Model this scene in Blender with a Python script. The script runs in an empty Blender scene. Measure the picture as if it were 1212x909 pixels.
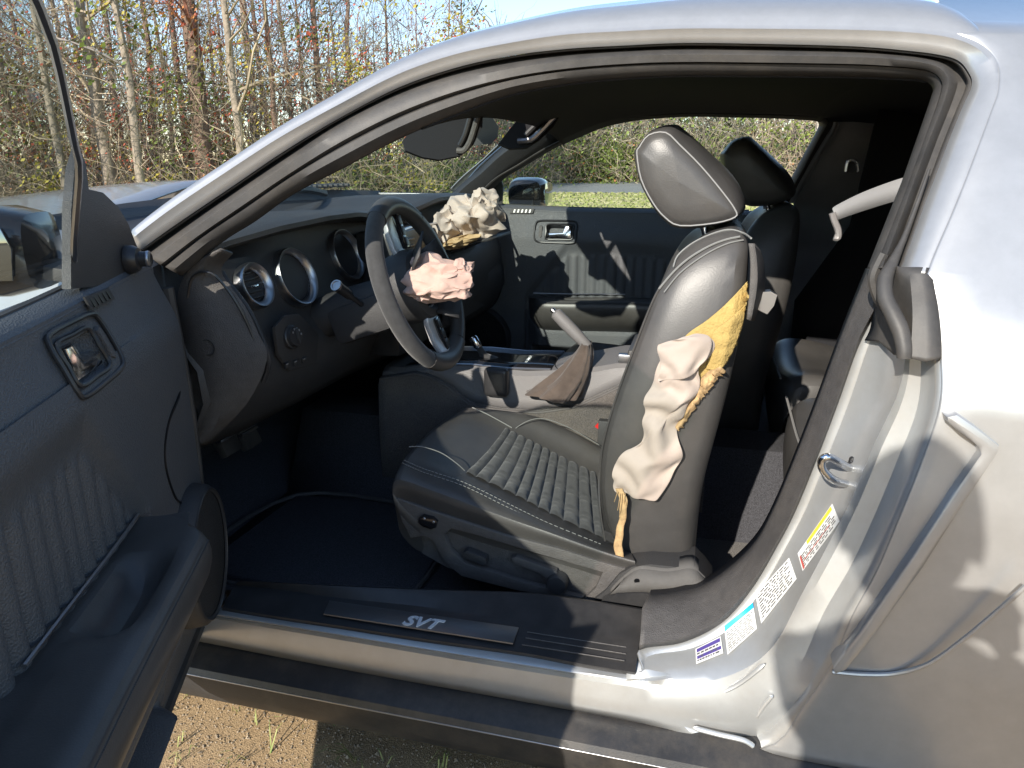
import bpy, bmesh, math, random
import numpy as np
from mathutils import Vector, noise
R = math.radians
random.seed(7)
sc = bpy.context.scene
col = sc.collection

# ------------------------------------------------------------------ camera
F_PX, HOR, CAM = 870.0, 190.0, Vector((0, -1.05, 1.15))
PITCH = math.atan2(454.5 - HOR, F_PX)
YAW = math.pi / 2 - math.atan2(606 + 2870, F_PX / math.cos(PITCH))
cd = bpy.data.cameras.new('camera'); cam = bpy.data.objects.new('camera', cd); col.objects.link(cam)
cam.location = CAM; cam.rotation_euler = (math.pi / 2 - PITCH, 0, YAW)
cd.sensor_fit = 'HORIZONTAL'; cd.sensor_width = 36; cd.lens = F_PX / 1212 * 36
cd.clip_start = 0.05; cd.clip_end = 2000
sc.camera = cam
# ------------------------------------------------------------------ sky, sun, exposure
SUNV = Vector((-.465, -1.78, 1.0)).normalized()          # towards the sun
w = bpy.data.worlds.new('World'); sc.world = w; w.use_nodes = True
nt = w.node_tree; bg = nt.nodes['Background']
sky = nt.nodes.new('ShaderNodeTexSky'); sky.sky_type = 'NISHITA'; sky.sun_disc = False
sky.sun_elevation = math.asin(SUNV.z); sky.sun_rotation = math.atan2(SUNV.x, SUNV.y)
sky.air_density = 1.0; sky.dust_density = 0.2; sky.ozone_density = 1.5
nt.links.new(sky.outputs[0], bg.inputs[0]); bg.inputs[1].default_value = 0.15
sl = bpy.data.lights.new('sun', 'SUN'); so = bpy.data.objects.new('sun', sl); col.objects.link(so)
sl.energy = 4.3; sl.angle = R(0.5); sl.color = (1, .93, .82)
so.rotation_euler = SUNV.to_track_quat('Z', 'Y').to_euler(); so.location = (-6, -16, 9)
vs = sc.view_settings; vs.view_transform = 'Standard'; vs.look = 'None'; vs.gamma = 1; vs.use_curve_mapping = False
vs.exposure = 0.72
sc.cycles.use_denoising = True; sc.cycles.max_bounces = 10; sc.cycles.transparent_max_bounces = 24
sc.cycles.caustics_reflective = False; sc.cycles.caustics_refractive = False

# ------------------------------------------------------------------ pixels to places
FW = Vector((-math.sin(YAW) * math.cos(PITCH), math.cos(YAW) * math.cos(PITCH), -math.sin(PITCH)))
RT = Vector((math.cos(YAW), math.sin(YAW), 0)); UP = RT.cross(FW)
def ray(x, y): return (FW * F_PX + RT * (x - 606) - UP * (y - 454.5)).normalized()
def U(x, y, X=None, Y=None, Z=None):
    r = ray(x, y); ax, v = (0, X) if X is not None else (1, Y) if Y is not None else (2, Z)
    return CAM + r * ((v - CAM[ax]) / r[ax])
YS = [(0.1, .0), (0.25, -.01), (.45, -.03), (.7, -.04), (.85, -.035), (.95, 0), (1.05, .06), (1.15, .12), (1.25, .19), (1.35, .27), (1.45, .36)]
def lerpt(T, z):
    if z <= T[0][0]: return T[0][1]
    for (a, b), (c, d) in zip(T, T[1:]):
        if z <= c: return b + (d - b) * (z - a) / (c - a)
    return T[-1][1]
def ys(z): return lerpt(YS, z)
def US(x, y, off=0.0):                                     # onto the car's leaning side
    Y = .1
    for i in range(50): Y = .5 * Y + .5 * (ys(U(x, y, Y=Y).z) + off)
    return U(x, y, Y=Y)
CY = 0.91                                                  # the car's centre line
def mir(p): return Vector((p[0], 2 * CY - p[1], p[2]))

# ------------------------------------------------------------------ mesh helpers
def cr(P, k, closed=False):                                # Catmull-Rom, k steps per span
    P = [Vector(p) for p in P]; n = len(P); out = []
    for i in range(n if closed else n - 1):
        g = (lambda j: P[j % n]) if closed else (lambda j: P[max(0, min(n - 1, j))])
        p0, p1, p2, p3 = g(i - 1), g(i), g(i + 1), g(i + 2)
        for s in range(k):
            t = s / k
            out.append(.5 * ((2 * p1) + (p2 - p0) * t + (2 * p0 - 5 * p1 + 4 * p2 - p3) * t * t + (3 * p1 - p0 - 3 * p2 + p3) * t ** 3))
    if not closed: out.append(P[-1])
    return out
def arch(m, cx, cz=.34, r=.40):                             # wheel opening: drop the faces over the wheel
    def keep(f): c = sum((m.v[i] for i in f), Vector()) / len(f); return (c.x - cx) ** 2 + (c.z - cz) ** 2 > r * r
    m.f = [f for f in m.f if keep(f)]; return m
class MB:
    def __init__(s): s.v = []; s.f = []
    def add(s, vs, fs):
        o = len(s.v); s.v += [Vector(p) for p in vs]; s.f += [tuple(i + o for i in f) for f in fs]; return s
    def grid(s, rows, cu=False, cv=False):
        n, m = len(rows), len(rows[0]); vs = [p for r in rows for p in r]; fs = []
        for i in range(n if cv else n - 1):
            for j in range(m if cu else m - 1):
                a, b = i, (i + 1) % n; c, d = j, (j + 1) % m
                fs.append((a * m + c, a * m + d, b * m + d, b * m + c))
        return s.add(vs, fs)
    def tube(s, path, r, seg=8, closed=False, cap=True, flat=1.0):
        path = [Vector(p) for p in path]; n = len(path); rows = []; nrm = None
        for i, p in enumerate(path):
            a = path[(i - 1) % n] if closed or i else p; b = path[(i + 1) % n] if closed or i < n - 1 else p
            t = (b - a).normalized() if (b - a).length > 1e-9 else Vector((0, 0, 1))
            if nrm is None: nrm = t.orthogonal().normalized()
            nrm = (nrm - t * nrm.dot(t)); nrm = nrm.normalized() if nrm.length > 1e-6 else t.orthogonal().normalized()
            bn = t.cross(nrm); rr = r[i] if isinstance(r, (list, tuple)) else r
            rows.append([p + (nrm * math.cos(q) + bn * math.sin(q) * flat) * rr for q in [2 * math.pi * k / seg for k in range(seg)]])
        s.grid(rows, cu=True, cv=closed)
        if cap and not closed:
            o = len(s.v) - n * seg
            s.f.append(tuple(o + k for k in reversed(range(seg)))); s.f.append(tuple(len(s.v) - seg + k for k in range(seg)))
        return s
    def disc(s, c, nrm, r, seg=32, e1=None):
        c = Vector(c); nrm = Vector(nrm).normalized(); a = e1 or nrm.orthogonal().normalized(); b = nrm.cross(a)
        return s.add([c + (a * math.cos(2 * math.pi * k / seg) + b * math.sin(2 * math.pi * k / seg)) * r for k in range(seg)], [tuple(range(seg))])
    def lathe(s, c, nrm, prof, seg=32, flat=1.0, e1=None):     # prof: (radius, height) pairs
        c = Vector(c); nrm = Vector(nrm).normalized(); a = e1 or nrm.orthogonal().normalized(); b = nrm.cross(a)
        rows = [[c + nrm * h + (a * math.cos(2 * math.pi * k / seg) + b * flat * math.sin(2 * math.pi * k / seg)) * r for k in range(seg)] for r, h in prof]
        return s.grid(rows, cu=True)
    def box(s, c, h, ax=None, bev=0.0, seg=2):
        bm = bmesh.new(); bmesh.ops.create_cube(bm, size=2)
        for v in bm.verts: v.co = Vector((v.co.x * h[0], v.co.y * h[1], v.co.z * h[2]))
        if bev: bmesh.ops.bevel(bm, geom=bm.edges[:], offset=bev, segments=seg, profile=.6, affect='EDGES')
        A = ax or (Vector((1, 0, 0)), Vector((0, 1, 0)), Vector((0, 0, 1))); c = Vector(c)
        bm.verts.index_update()
        s.add([c + A[0] * v.co.x + A[1] * v.co.y + A[2] * v.co.z for v in bm.verts], [[v.index for v in f.verts] for f in bm.faces]); bm.free(); return s
    def prism(s, poly, d, bev=0.0):                            # polygon pushed along d, with bevelled rims
        bm = bmesh.new(); d = Vector(d); vs = [bm.verts.new(Vector(p)) for p in poly]; f = bm.faces.new(vs)
        top = bmesh.ops.extrude_face_region(bm, geom=[f]); tv = [g for g in top['geom'] if isinstance(g, bmesh.types.BMVert)]
        for v in tv: v.co += d
        if bev:
            es = [e for e in bm.edges if sum(1 for v in e.verts if v in tv) == 2]
            bmesh.ops.bevel(bm, geom=es, offset=bev, segments=2, profile=.6, affect='EDGES')
        bmesh.ops.recalc_face_normals(bm, faces=bm.faces[:]); bmesh.ops.triangulate(bm, faces=[f for f in bm.faces if len(f.verts) > 4])
        bm.verts.index_update(); s.add([v.co.copy() for v in bm.verts], [[v.index for v in f.verts] for f in bm.faces]); bm.free(); return s
    def mirror(s): s.v = [mir(p) for p in s.v]; s.f = [tuple(reversed(f)) for f in s.f]; return s
    def obj(s, name, m, parent=None, smooth=True, thick=0, sub=0, label=None, auto=None, off=-1):
        me = bpy.data.meshes.new(name); me.from_pydata([tuple(p) for p in s.v], [], s.f); me.validate(); me.update()
        me.materials.append(MT[m] if isinstance(m, str) else m)
        if smooth:
            me.polygons.foreach_set('use_smooth', [True] * len(me.polygons))
            me.set_sharp_from_angle(angle=R(auto or 40))
        o = bpy.data.objects.new(name, me); col.objects.link(o); o.parent = parent
        if thick: md = o.modifiers.new('thickness', 'SOLIDIFY'); md.thickness = thick; md.offset = off
        if sub: md = o.modifiers.new('smooth', 'SUBSURF'); md.levels = sub; md.render_levels = sub
        if label: o['label'] = label
        return o
def empty(name, loc=(0, 0, 0), parent=None):
    o = bpy.data.objects.new(name, None); col.objects.link(o); o.location = loc; o.parent = parent; o.empty_display_size = .1; return o
def tag(o, label, cat, group=None, kind=None):
    o['label'] = label; o['category'] = cat
    if group: o['group'] = group
    if kind: o['kind'] = kind
    return o
def flip(rows): return [list(reversed(r)) for r in rows]

# ------------------------------------------------------------------ materials
MT = {}
def mat(name, c, rough=.5, metal=0, bump=0, bscale=400, var=0, vscale=6, coat=0, coat_r=.05, sheen=0, spec=.5, c2=None, voro=False, var_rough=0, bdist=.001, dust=0, dustc=(.30, .25, .19), sub=0, trans=0):
    m = bpy.data.materials.new(name); m.use_nodes = True; N = m.node_tree.nodes; L = m.node_tree.links; b = N['Principled BSDF']
    b.inputs['Base Color'].default_value = (*c, 1); b.inputs['Roughness'].default_value = rough; b.inputs['Metallic'].default_value = metal
    b.inputs['Specular IOR Level'].default_value = spec; b.inputs['Coat Weight'].default_value = coat; b.inputs['Coat Roughness'].default_value = coat_r
    b.inputs['Sheen Weight'].default_value = sheen
    if sub: b.inputs['Subsurface Weight'].default_value = sub; b.inputs['Subsurface Radius'].default_value = (.02, .012, .008)
    tc = N.new('ShaderNodeTexCoord'); out = None
    if var or c2:
        n = N.new('ShaderNodeTexNoise'); n.inputs['Scale'].default_value = vscale; n.inputs['Detail'].default_value = 8; n.inputs['Roughness'].default_value = .65
        L.new(tc.outputs['Object'], n.inputs['Vector'])
        rp = N.new('ShaderNodeValToRGB'); rp.color_ramp.elements[0].position = .32; rp.color_ramp.elements[1].position = .68
        a = c; d = c2 or c
        rp.color_ramp.elements[0].color = (*[x * (1 - var) for x in a], 1); rp.color_ramp.elements[1].color = (*[x * (1 + var) for x in d], 1)
        L.new(n.outputs[0], rp.inputs[0]); out = rp.outputs[0]
        if var_rough:
            mr = N.new('ShaderNodeMapRange'); mr.inputs['To Min'].default_value = rough - var_rough; mr.inputs['To Max'].default_value = rough + var_rough
            mr.inputs['From Min'].default_value = .3; mr.inputs['From Max'].default_value = .7
            L.new(n.outputs[0], mr.inputs['Value']); L.new(mr.outputs[0], b.inputs['Roughness'])
    if dust:                                                   # dust and scuffs with a shape of their own
        n2 = N.new('ShaderNodeTexNoise'); n2.inputs['Scale'].default_value = 5; n2.inputs['Detail'].default_value = 12; n2.inputs['Roughness'].default_value = .75
        L.new(tc.outputs['Object'], n2.inputs['Vector'])
        mp = N.new('ShaderNodeMapRange'); mp.inputs['From Min'].default_value = .45; mp.inputs['From Max'].default_value = .8; mp.inputs['To Max'].default_value = dust
        L.new(n2.outputs[0], mp.inputs['Value'])
        mx = N.new('ShaderNodeMix'); mx.data_type = 'RGBA'; L.new(mp.outputs[0], mx.inputs['Factor'])
        if out: L.new(out, mx.inputs[6])
        else: mx.inputs[6].default_value = (*c, 1)
        mx.inputs[7].default_value = (*dustc, 1); out = mx.outputs[2]
    if out: L.new(out, b.inputs['Base Color'])
    if bump:
        if voro:
            t = N.new('ShaderNodeTexVoronoi'); t.inputs['Scale'].default_value = bscale
        else:
            t = N.new('ShaderNodeTexNoise'); t.inputs['Scale'].default_value = bscale; t.inputs['Detail'].default_value = 3
        L.new(tc.outputs['Object'], t.inputs['Vector'])
        bp = N.new('ShaderNodeBump'); bp.inputs['Strength'].default_value = bump; bp.inputs['Distance'].default_value = bdist
        L.new(t.outputs[0], bp.inputs['Height']); L.new(bp.outputs[0], b.inputs['Normal'])
    MT[name] = m; return m
def glass(name, tint, refl=.06, rough=0.0, haze=0.0):
    m = bpy.data.materials.new(name); m.use_nodes = True; N = m.node_tree.nodes; L = m.node_tree.links; N.remove(N['Principled BSDF'])
    t = N.new('ShaderNodeBsdfTransparent'); t.inputs[0].default_value = (*tint, 1)
    g = N.new('ShaderNodeBsdfGlossy'); g.inputs['Roughness'].default_value = rough
    lw = N.new('ShaderNodeLayerWeight'); lw.inputs[0].default_value = .5; pw = N.new('ShaderNodeMath'); pw.operation = 'POWER'; pw.inputs[1].default_value = 5; L.new(lw.outputs['Facing'], pw.inputs[0])
    fr = N.new('ShaderNodeMath'); fr.operation = 'MULTIPLY_ADD'; fr.inputs[1].default_value = .75; fr.inputs[2].default_value = refl; L.new(pw.outputs[0], fr.inputs[0])
    mx = N.new('ShaderNodeMixShader'); L.new(fr.outputs[0], mx.inputs[0]); L.new(t.outputs[0], mx.inputs[1]); L.new(g.outputs[0], mx.inputs[2])
    last = mx.outputs[0]
    if haze:                                                   # a thin film of dust on the pane
        d = N.new('ShaderNodeBsdfDiffuse'); d.inputs[0].default_value = (.6, .6, .56, 1)
        m2 = N.new('ShaderNodeMixShader'); m2.inputs[0].default_value = haze; L.new(last, m2.inputs[1]); L.new(d.outputs[0], m2.inputs[2]); last = m2.outputs[0]
    L.new(last, N['Material Output'].inputs[0]); MT[name] = m; return m
mat('paint', (.47, .47, .47), .36, .58, bump=.06, bscale=2500, bdist=.0004, var=.05, vscale=30, coat=1, coat_r=.08, dust=.25, dustc=(.45, .43, .40))
mat('paint_jamb', (.54, .55, .55), .36, .55, bump=.06, bscale=1800, bdist=.0004, var=.06, vscale=14, coat=.6, coat_r=.12, dust=.5, dustc=(.42, .38, .32))
mat('plastic', (.042, .042, .044), .5, bump=.5, bscale=700, dust=.10, voro=True)
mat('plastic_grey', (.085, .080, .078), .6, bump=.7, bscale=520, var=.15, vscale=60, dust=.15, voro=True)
mat('plastic_smooth', (.032, .032, .034), .34, var=.2, vscale=20, dust=.06)
mat('door_plastic', (.095, .10, .108), .5, bump=1.0, bscale=380, dust=.10, voro=True)
mat('piano', (.012, .012, .014), .12, coat=.5)
mat('rubber', (.055, .052, .05), .55, bump=.15, bscale=300, dust=.22, var=.2, vscale=25)
mat('leather', (.066, .063, .061), .40, bump=.2, bscale=420, voro=True, var=.15, vscale=9, dust=.10, bdist=.0006)
mat('suede', (.045, .045, .046), .9, bump=.5, bscale=900, sheen=.25, var=.2, vscale=60)
mat('suede_brown', (.075, .057, .046), .95, bump=.5, bscale=500, sheen=.3, var=.35, vscale=14)
mat('carpet', (.10, .09, .083), 1, bump=1, bscale=380, var=.5, vscale=350, sheen=.2, bdist=.004, dust=.35)
mat('carpet_dark', (.06, .06, .068), 1, bump=1, bscale=380, var=.5, vscale=300, bdist=.004)
mat('headliner', (.014, .014, .017), .95, bump=.3, bscale=500)
mat('thread', (.22, .22, .21), .8)
mat('piping', (.26, .255, .25), .6)
mat('chrome', (.72, .73, .75), .12, 1)
mat('spoke_silver', (.60, .60, .61), .35, .35)
mat('console_grey', (.17, .165, .165), .5, bump=.5, bscale=520, voro=True, dust=.1)
mat('satin', (.50, .50, .52), .32, 1, bump=.05, bscale=900)
mat('insert_metal', (.26, .26, .27), .3, .8, bump=.1, bscale=1500)
mat('dark_metal', (.10, .10, .105), .35, .9, var=.2, vscale=40)
mat('airbag', (.54, .37, .31), .85, bump=.4, bscale=900, var=.06, vscale=7, sheen=.2, sub=.05)
mat('seat_bag', (.44, .365, .31), .85, bump=.4, bscale=900, var=.06, vscale=7, sheen=.2)
mat('airbag_cream', (.54, .45, .38), .85, bump=.4, bscale=900, var=.06, vscale=7, sheen=.2, sub=.05)
mat('tether', (.50, .35, .18), .8, bump=.3, bscale=600, var=.1)
mat('foam', (.44, .31, .105), .95, bump=1, bscale=220, bdist=.003, var=.18, vscale=18)
mat('foam_torn', (.45, .30, .15), .95, bump=.8, bscale=200, var=.4, vscale=50)
mat('red', (.65, .02, .02), .4)
mat('webbing', (.10, .095, .09), .8, bump=.6, bscale=700, var=.08, vscale=60)
mat('web_light', (.24, .235, .235), .7, bump=.4, bscale=700)
mat('sticker', (.80, .80, .77), .5, var=.04, vscale=40)
mat('ink', (.10, .10, .11), .6)
mat('ink_blue', (.02, .38, .80), .5)
mat('ink_purple', (.10, .07, .30), .5)
mat('ink_yellow', (.75, .62, .06), .5)
mat('ink_red', (.55, .10, .08), .5)
mat('lettering', (.75, .76, .77), .4, .1)
mat('mirror', (.30, .33, .36), .03, 1)
mat('tyre', (.02, .02, .02), .85, bump=.4, bscale=120)
mat('dial_white', (.8, .8, .8), .5)
mat('gauge', (.006, .006, .007), .3)
mat('strap_plate', (.30, .28, .27), .4, .3)
mat('skirt', (.03, .03, .032), .42, var=.2, vscale=12, dust=.3, bump=.2, bscale=400)
glass('glass', (.80, .86, .84), haze=.02)
glass('windshield', (.74, .82, .80), haze=.02)
glass('lens', (.9, .9, .9), refl=.02)

# ================================================================== THE CAR
car = empty('car'); tag(car, 'silver two-door coupe with its driver door open and airbags deployed', 'car')
def P2(L, k=4, **kw): return cr([U(x, y, **kw) for x, y in L], k)

# ---------- door aperture rings (upper part): from the painted rail inwards
H_ = [(157, 278), (200, 245), (267, 200), (333, 158), (404, 119), (471, 85), (537, 62), (604, 48), (671, 38), (740, 34), (808, 31), (900, 31), (1008, 32), (1080, 35), (1130, 42), (1162, 56), (1180, 78), (1181, 108), (1172, 135), (1158, 173), (1142, 215), (1125, 257), (1105, 303), (1097, 325)]
P_ = [(165, 296), (208, 266), (273, 222), (338, 178), (404, 138), (471, 104), (537, 81), (604, 66), (671, 58), (740, 54), (808, 51), (900, 52), (1008, 55), (1070, 60), (1110, 65), (1134, 72), (1147, 87), (1151, 103), (1138, 133), (1123, 170), (1108, 210), (1092, 252), (1076, 298), (1066, 325)]
G_ = [(175, 305), (216, 275), (280, 230), (343, 188), (404, 148), (471, 115), (537, 92), (604, 78), (671, 69), (740, 64), (808, 62), (900, 63), (1008, 65), (1060, 68), (1092, 72), (1112, 78), (1122, 88), (1125, 100), (1119, 122), (1104, 160), (1089, 200), (1074, 242), (1055, 293), (1046, 318)]
I_ = [(213, 325), (262, 284), (300, 260), (345, 228), (404, 197), (471, 162), (537, 134), (604, 110), (671, 97), (740, 90), (808, 87), (900, 87), (1008, 88), (1060, 90), (1090, 92), (1102, 97), (1107, 105), (1105, 114), (1097, 138), (1083, 178), (1070, 215), (1056, 250), (1035, 303), (1029, 318)]
NK = len(H_)
def mid(A, B, t): return [(a[0] + (b[0] - a[0]) * t, a[1] + (b[1] - a[1]) * t) for a, b in zip(A, B)]
K = 5
def ring(L, off): return cr([US(x, y, off) for x, y in L], K)
rH, rP = ring(H_, 0), ring(P_, .022)
rHa = ring(mid(H_, P_, .18), -.001); rHb = ring(mid(H_, P_, .55), .012)
n5 = len(rH)
def outw(i):
    k = i / K                                                # key index; A-pillar, roof, corner, pillar
    s = min(1, .42 + .58 * max(0, min(1, (k - 2) / 4.5))) + .75 * max(0, min(1, (k - 6.5) / 4))
    wgt = 0 if k < 13.3 else 1 if k > 17.2 else (k - 13.3) / 3.9; wgt = wgt * wgt * (3 - 2 * wgt)
    h = rH[i]
    roofo = [(0, .003, .006), (0, .012, .015), (0, .035, .027), (0, .10, .044)]
    sideo = [(0, .001, 0), (0, .0022, 0), (0, .0034, 0), (0, .005, 0)]
    res = []
    for a, b in zip(roofo, sideo):
        p = h + Vector((wgt * b[0], wgt * b[1] + (1 - wgt) * a[1] * s, (1 - wgt) * a[2] * s))
        if wgt > 0: p.y += wgt * (ys(p.z) - h.y) * .0
        res.append(p)
    return res, wgt
OUT = [outw(i) for i in range(n5)]
def rail(side):
    m = MB(); rows = [[OUT[i][0][j] for i in range(n5)] for j in (3, 2, 1, 0)] + [rH, rHa, rHb, rP]
    m.grid(rows)
    if side: m.mirror()
    return m.obj('roof_rail', 'paint', car, thick=.004, auto=60)
rail(0); rail(1)
# roof skin between the two rails, with the rear pillars
def roof_skin():
    m = MB(); cols = []; xs = []
    for i in range(int(5.6 * K), int(14.2 * K)):
        e = OUT[i][0][3]; cols.append((e.x, e.y, e.z))
    x0, y0, z0 = cols[-1]
    for dx in (.06, .15, .3, .6, .95, 1.3): cols.append((x0 + dx, y0 - .0 * dx, z0 - .03 * dx - .14 * dx * dx))
    rows = []
    for x, y, z in cols:
        rows.append([Vector((x, y + (2 * CY - 2 * y) * t, z + .045 * (1 - (2 * t - 1) ** 2))) for t in (0, .06, .14, .3, .5, .7, .86, .94, 1)])
    m.grid(rows); return m.obj('roof', 'paint', car, thick=.004, auto=60)
roof_skin()

# weatherstrip: groove, rubber bulb and inner lip
def seal(side):
    m = MB()
    rows = [ring(mid(P_, G_, .02), .024), ring(mid(P_, G_, .25), .055), ring(mid(P_, G_, .75), .055), ring(G_, .036), ring(mid(G_, I_, .15), .028), ring(mid(G_, I_, .38), .036), ring(mid(G_, I_, .5), .052), ring(mid(G_, I_, .58), .048), ring(mid(G_, I_, .75), .055), ring(mid(G_, I_, .92), .072), ring(I_, .085), ring(mid(G_, I_, 1.02), .13)]
    m.grid(rows)
    if side: m.mirror()
    return m.obj('door_weatherstrip', 'rubber', car, thick=.003, auto=50)
seal(0); seal(1)

# headliner spanning the cabin
rI = ring(I_, .084)
def headliner():
    m = MB(); rows = []
    ids = list(range(int(5.5 * K), int(14.6 * K)))
    for i in ids:
        e = rI[i]; rows.append([Vector((e.x, e.y + (2 * CY - 2 * e.y) * t, e.z + .045 * (1 - abs(2 * t - 1) ** 2.6))) for t in [j / 16 for j in range(17)]])
    e = rI[ids[-1]]
    for dx, dz in ((.1, .0), (.3, -.02), (.6, -.08), (.9, -.2), (1.1, -.34)):
        rows.append([p + Vector((dx, 0, dz)) for p in rows[len(ids) - 1]])
    m.grid(rows); return m.obj('headliner', 'headliner', car, thick=.006, off=1)
headliner()
# windscreen header rail and the windscreen itself
AP = [OUT[i][0][3] for i in range(0, int(5.7 * K) + 1)]
def windshield():
    m = MB(); rows = []
    for p in AP:
        q = p + Vector((0, -.02, -.012)); b = .10 * 1
        rows.append([Vector((q.x - .20 * (1 - (2 * t - 1) ** 2), q.y + (2 * CY - 2 * q.y) * t, q.z + .012 * (1 - (2 * t - 1) ** 2))) for t in [j / 14 for j in range(15)]])
    q = rows[0]
    rows.insert(0, [p + Vector((-.10, 0, -.07)) for p in q])
    m.grid(rows); m.obj('windshield', 'windshield', car)
    m = MB(); top = rows[-1]; nxt = rows[-2]
    hl = [[p + Vector((0.0, 0, -.006)) for p in nxt], [p + Vector((.0, 0, -.010)) for p in top], [p + Vector((.05, 0, -.03)) for p in top], [p + Vector((.10, 0, -.045)) for p in top]]
    m.grid(hl); m.obj('windshield_header', 'headliner', car, thick=.008)
windshield()
# A-pillar trims inside, driver and passenger
def apillar(side):
    m = MB(); n = int(6.6 * K)
    base = [rI[i] for i in range(n)]
    r2 = [OUT[i][0][3] + Vector((0, .015, -.03)) for i in range(n)]
    rows = [base, [b.lerp(c, .35) + Vector((.006, .025, .004)) for b, c in zip(base, r2)], [b.lerp(c, .75) + Vector((0, .03, 0)) for b, c in zip(base, r2)], r2]
    m.grid(rows)
    if side: m.mirror()
    return m.obj('windshield_pillar_trim', 'plastic', car, thick=.005)
apillar(0); apillar(1)

# ---------- the sill, the jamb of the rear post and its inner trim
T_ = [(1046, 330), (1040, 360), (1015, 410), (990, 480), (966, 543), (940, 606), (918, 648), (890, 695), (855, 735), (808, 759), (757, 768)]
N_ = [(1029, 318), (1022, 335), (996, 400), (968, 476), (942, 543), (917, 603), (893, 648), (860, 682), (825, 706), (790, 717), (760, 720)]
L_ = [(1066, 330), (1068, 372), (1071, 426), (1061, 470), (1035, 525), (1008, 590), (980, 645), (948, 705), (915, 765), (870, 797), (808, 811)]
J_ = [(1082, 330), (1085, 372), (1090, 430), (1085, 485), (1062, 545), (1035, 610), (1008, 668), (975, 725), (948, 785), (915, 835), (850, 853)]
E_ = [(1097, 325), (1108, 362), (1113, 420), (1112, 478), (1091, 543), (1066, 606), (1038, 673), (1008, 729), (985, 783), (952, 833), (900, 885)]
SILL_T = [(752, 796), (621, 773), (404, 741), (263, 719), (215, 711), (180, 705)]
SILL_L = [(740, 806), (610, 787), (404, 753), (250, 728), (205, 720), (170, 714)]
SILL_J = [(740, 830), (605, 808), (404, 772), (242, 742), (198, 734), (160, 727)]
SILL_E = [(760, 856), (605, 828), (404, 792), (229, 758), (185, 750), (148, 743)]
KJ = 5
def jr(A, B, ya, yb):
    pts = []
    for i, p in enumerate(A):
        y = ya[i] if isinstance(ya, list) else ya
        pts.append(US(*p, 0) if y == 'S' else U(*p, Y=y))
    for p in B: pts.append(U(*p, Y=yb) if not isinstance(yb, tuple) else U(*p, Z=yb[1]))
    return cr(pts, KJ)
TY = [.115, .118, .122, .128, .13, .13, .125, .115, .095, .07, .045]
jT = jr(T_, SILL_T, TY, ('z', .332))
jTi = jr([(t[0] * .8 + l[0] * .2, t[1] * .8 + l[1] * .2) for t, l in zip(T_, L_)], [(t[0] * .7 + l[0] * .3, t[1] * .7 + l[1] * .3) for t, l in zip(SILL_T, SILL_L)], [y - .002 for y in TY], ('z', .331))
JM = [(t[0] * .45 + l[0] * .55, t[1] * .45 + l[1] * .55) for t, l in zip(T_, L_)]
jM = jr(JM, [(t[0] * .3 + l[0] * .7, t[1] * .3 + l[1] * .7) for t, l in zip(SILL_T, SILL_L)], [.085, .088, .095, .10, .10, .098, .095, .085, .065, .04, .02], ('z', .33))
jN1 = jr([(t[0] * .2 + l[0] * .8, t[1] * .2 + l[1] * .8) for t, l in zip(T_, L_)], [(t[0] * .12 + l[0] * .88, t[1] * .12 + l[1] * .88) for t, l in zip(SILL_T, SILL_L)], [.066, .068, .072, .078, .078, .074, .07, .06, .042, .022, .006], ('z', .328))
jL = jr(L_, SILL_L, [.045, .045, .045, .046, .046, .044, .04, .032, .022, .01, .0], .0)
jL2 = jr([(l[0] * .7 + j[0] * .3, l[1] * .7 + j[1] * .3) for l, j in zip(L_, J_)], [(l[0] * .75 + j[0] * .25, l[1] * .75 + j[1] * .25) for l, j in zip(SILL_L, SILL_J)], [.052, .054, .055, .056, .056, .052, .046, .036, .022, .008, -.006], -.007)
jJ = jr(J_, SILL_J, [.045, .048, .05, .05, .048, .044, .038, .028, .014, .002, -.012], -.012)
EV = [US(*p, 0).y for p in E_]
jE0 = jr([(j[0] * .35 + e[0] * .65, j[1] * .35 + e[1] * .65) for j, e in zip(J_, E_)], [(j[0] * .4 + e[0] * .6, j[1] * .4 + e[1] * .6) for j, e in zip(SILL_J, SILL_E)], [e + .022 for e in EV], -.013)
jE = jr(E_, SILL_E, [e + .003 for e in EV], -.006)
MB().grid([jT, jTi, jM, jN1, jL, jL2, jJ, jE0, jE]).obj('door_jamb', 'paint_jamb', car, thick=.004, auto=35)
# pressed ribs low in the jamb
for pts, yy in (([(745, 829), (790, 831), (830, 826), (870, 812), (905, 786)], .004), ([(820, 861), (850, 869), (880, 876), (893, 884)], -.016), ([(895, 850), (905, 835), (915, 823)], .0)):
    MB().tube(cr([U(x, y, Y=yy) for x, y in pts], 5), [.001] + [.0042] * (5 * (len(pts) - 1) - 1) + [.001], 8, flat=.8).obj('jamb_rib', 'paint_jamb', car)
# black tape / rubber boot at the foot of the upper post
boot = [[(1040, 316), (1033, 362), (1030, 388), (1023, 403)], [(1052, 312), (1046, 365), (1043, 390), (1040, 404)], [(1064, 316), (1066, 360), (1064, 395), (1058, 420)], [(1076, 316), (1080, 365), (1079, 400), (1076, 424)], [(1088, 316), (1095, 365), (1096, 400), (1096, 428)], [(1102, 317), (1110, 362), (1114, 400), (1114, 424)]]
by = [.112, .085, .044, .04, .036, .015]
MB().grid([cr([U(x, y, Y=by[i]) if i < 3 else US(x, y, (.001, -.004, -.005)[i - 3]) for x, y in r], 4) for i, r in enumerate(boot)]).obj('post_seal_foot', 'rubber', car, thick=.004)
bulb = [(1100, 200, .03), (1086, 240, .03), (1071, 280, .028), (1058, 308, .022), (1048, 330, .016), (1048, 352, .012), (1057, 372, .008), (1066, 392, .004), (1070, 412, .002), (1070, 424, .004)]
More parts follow.
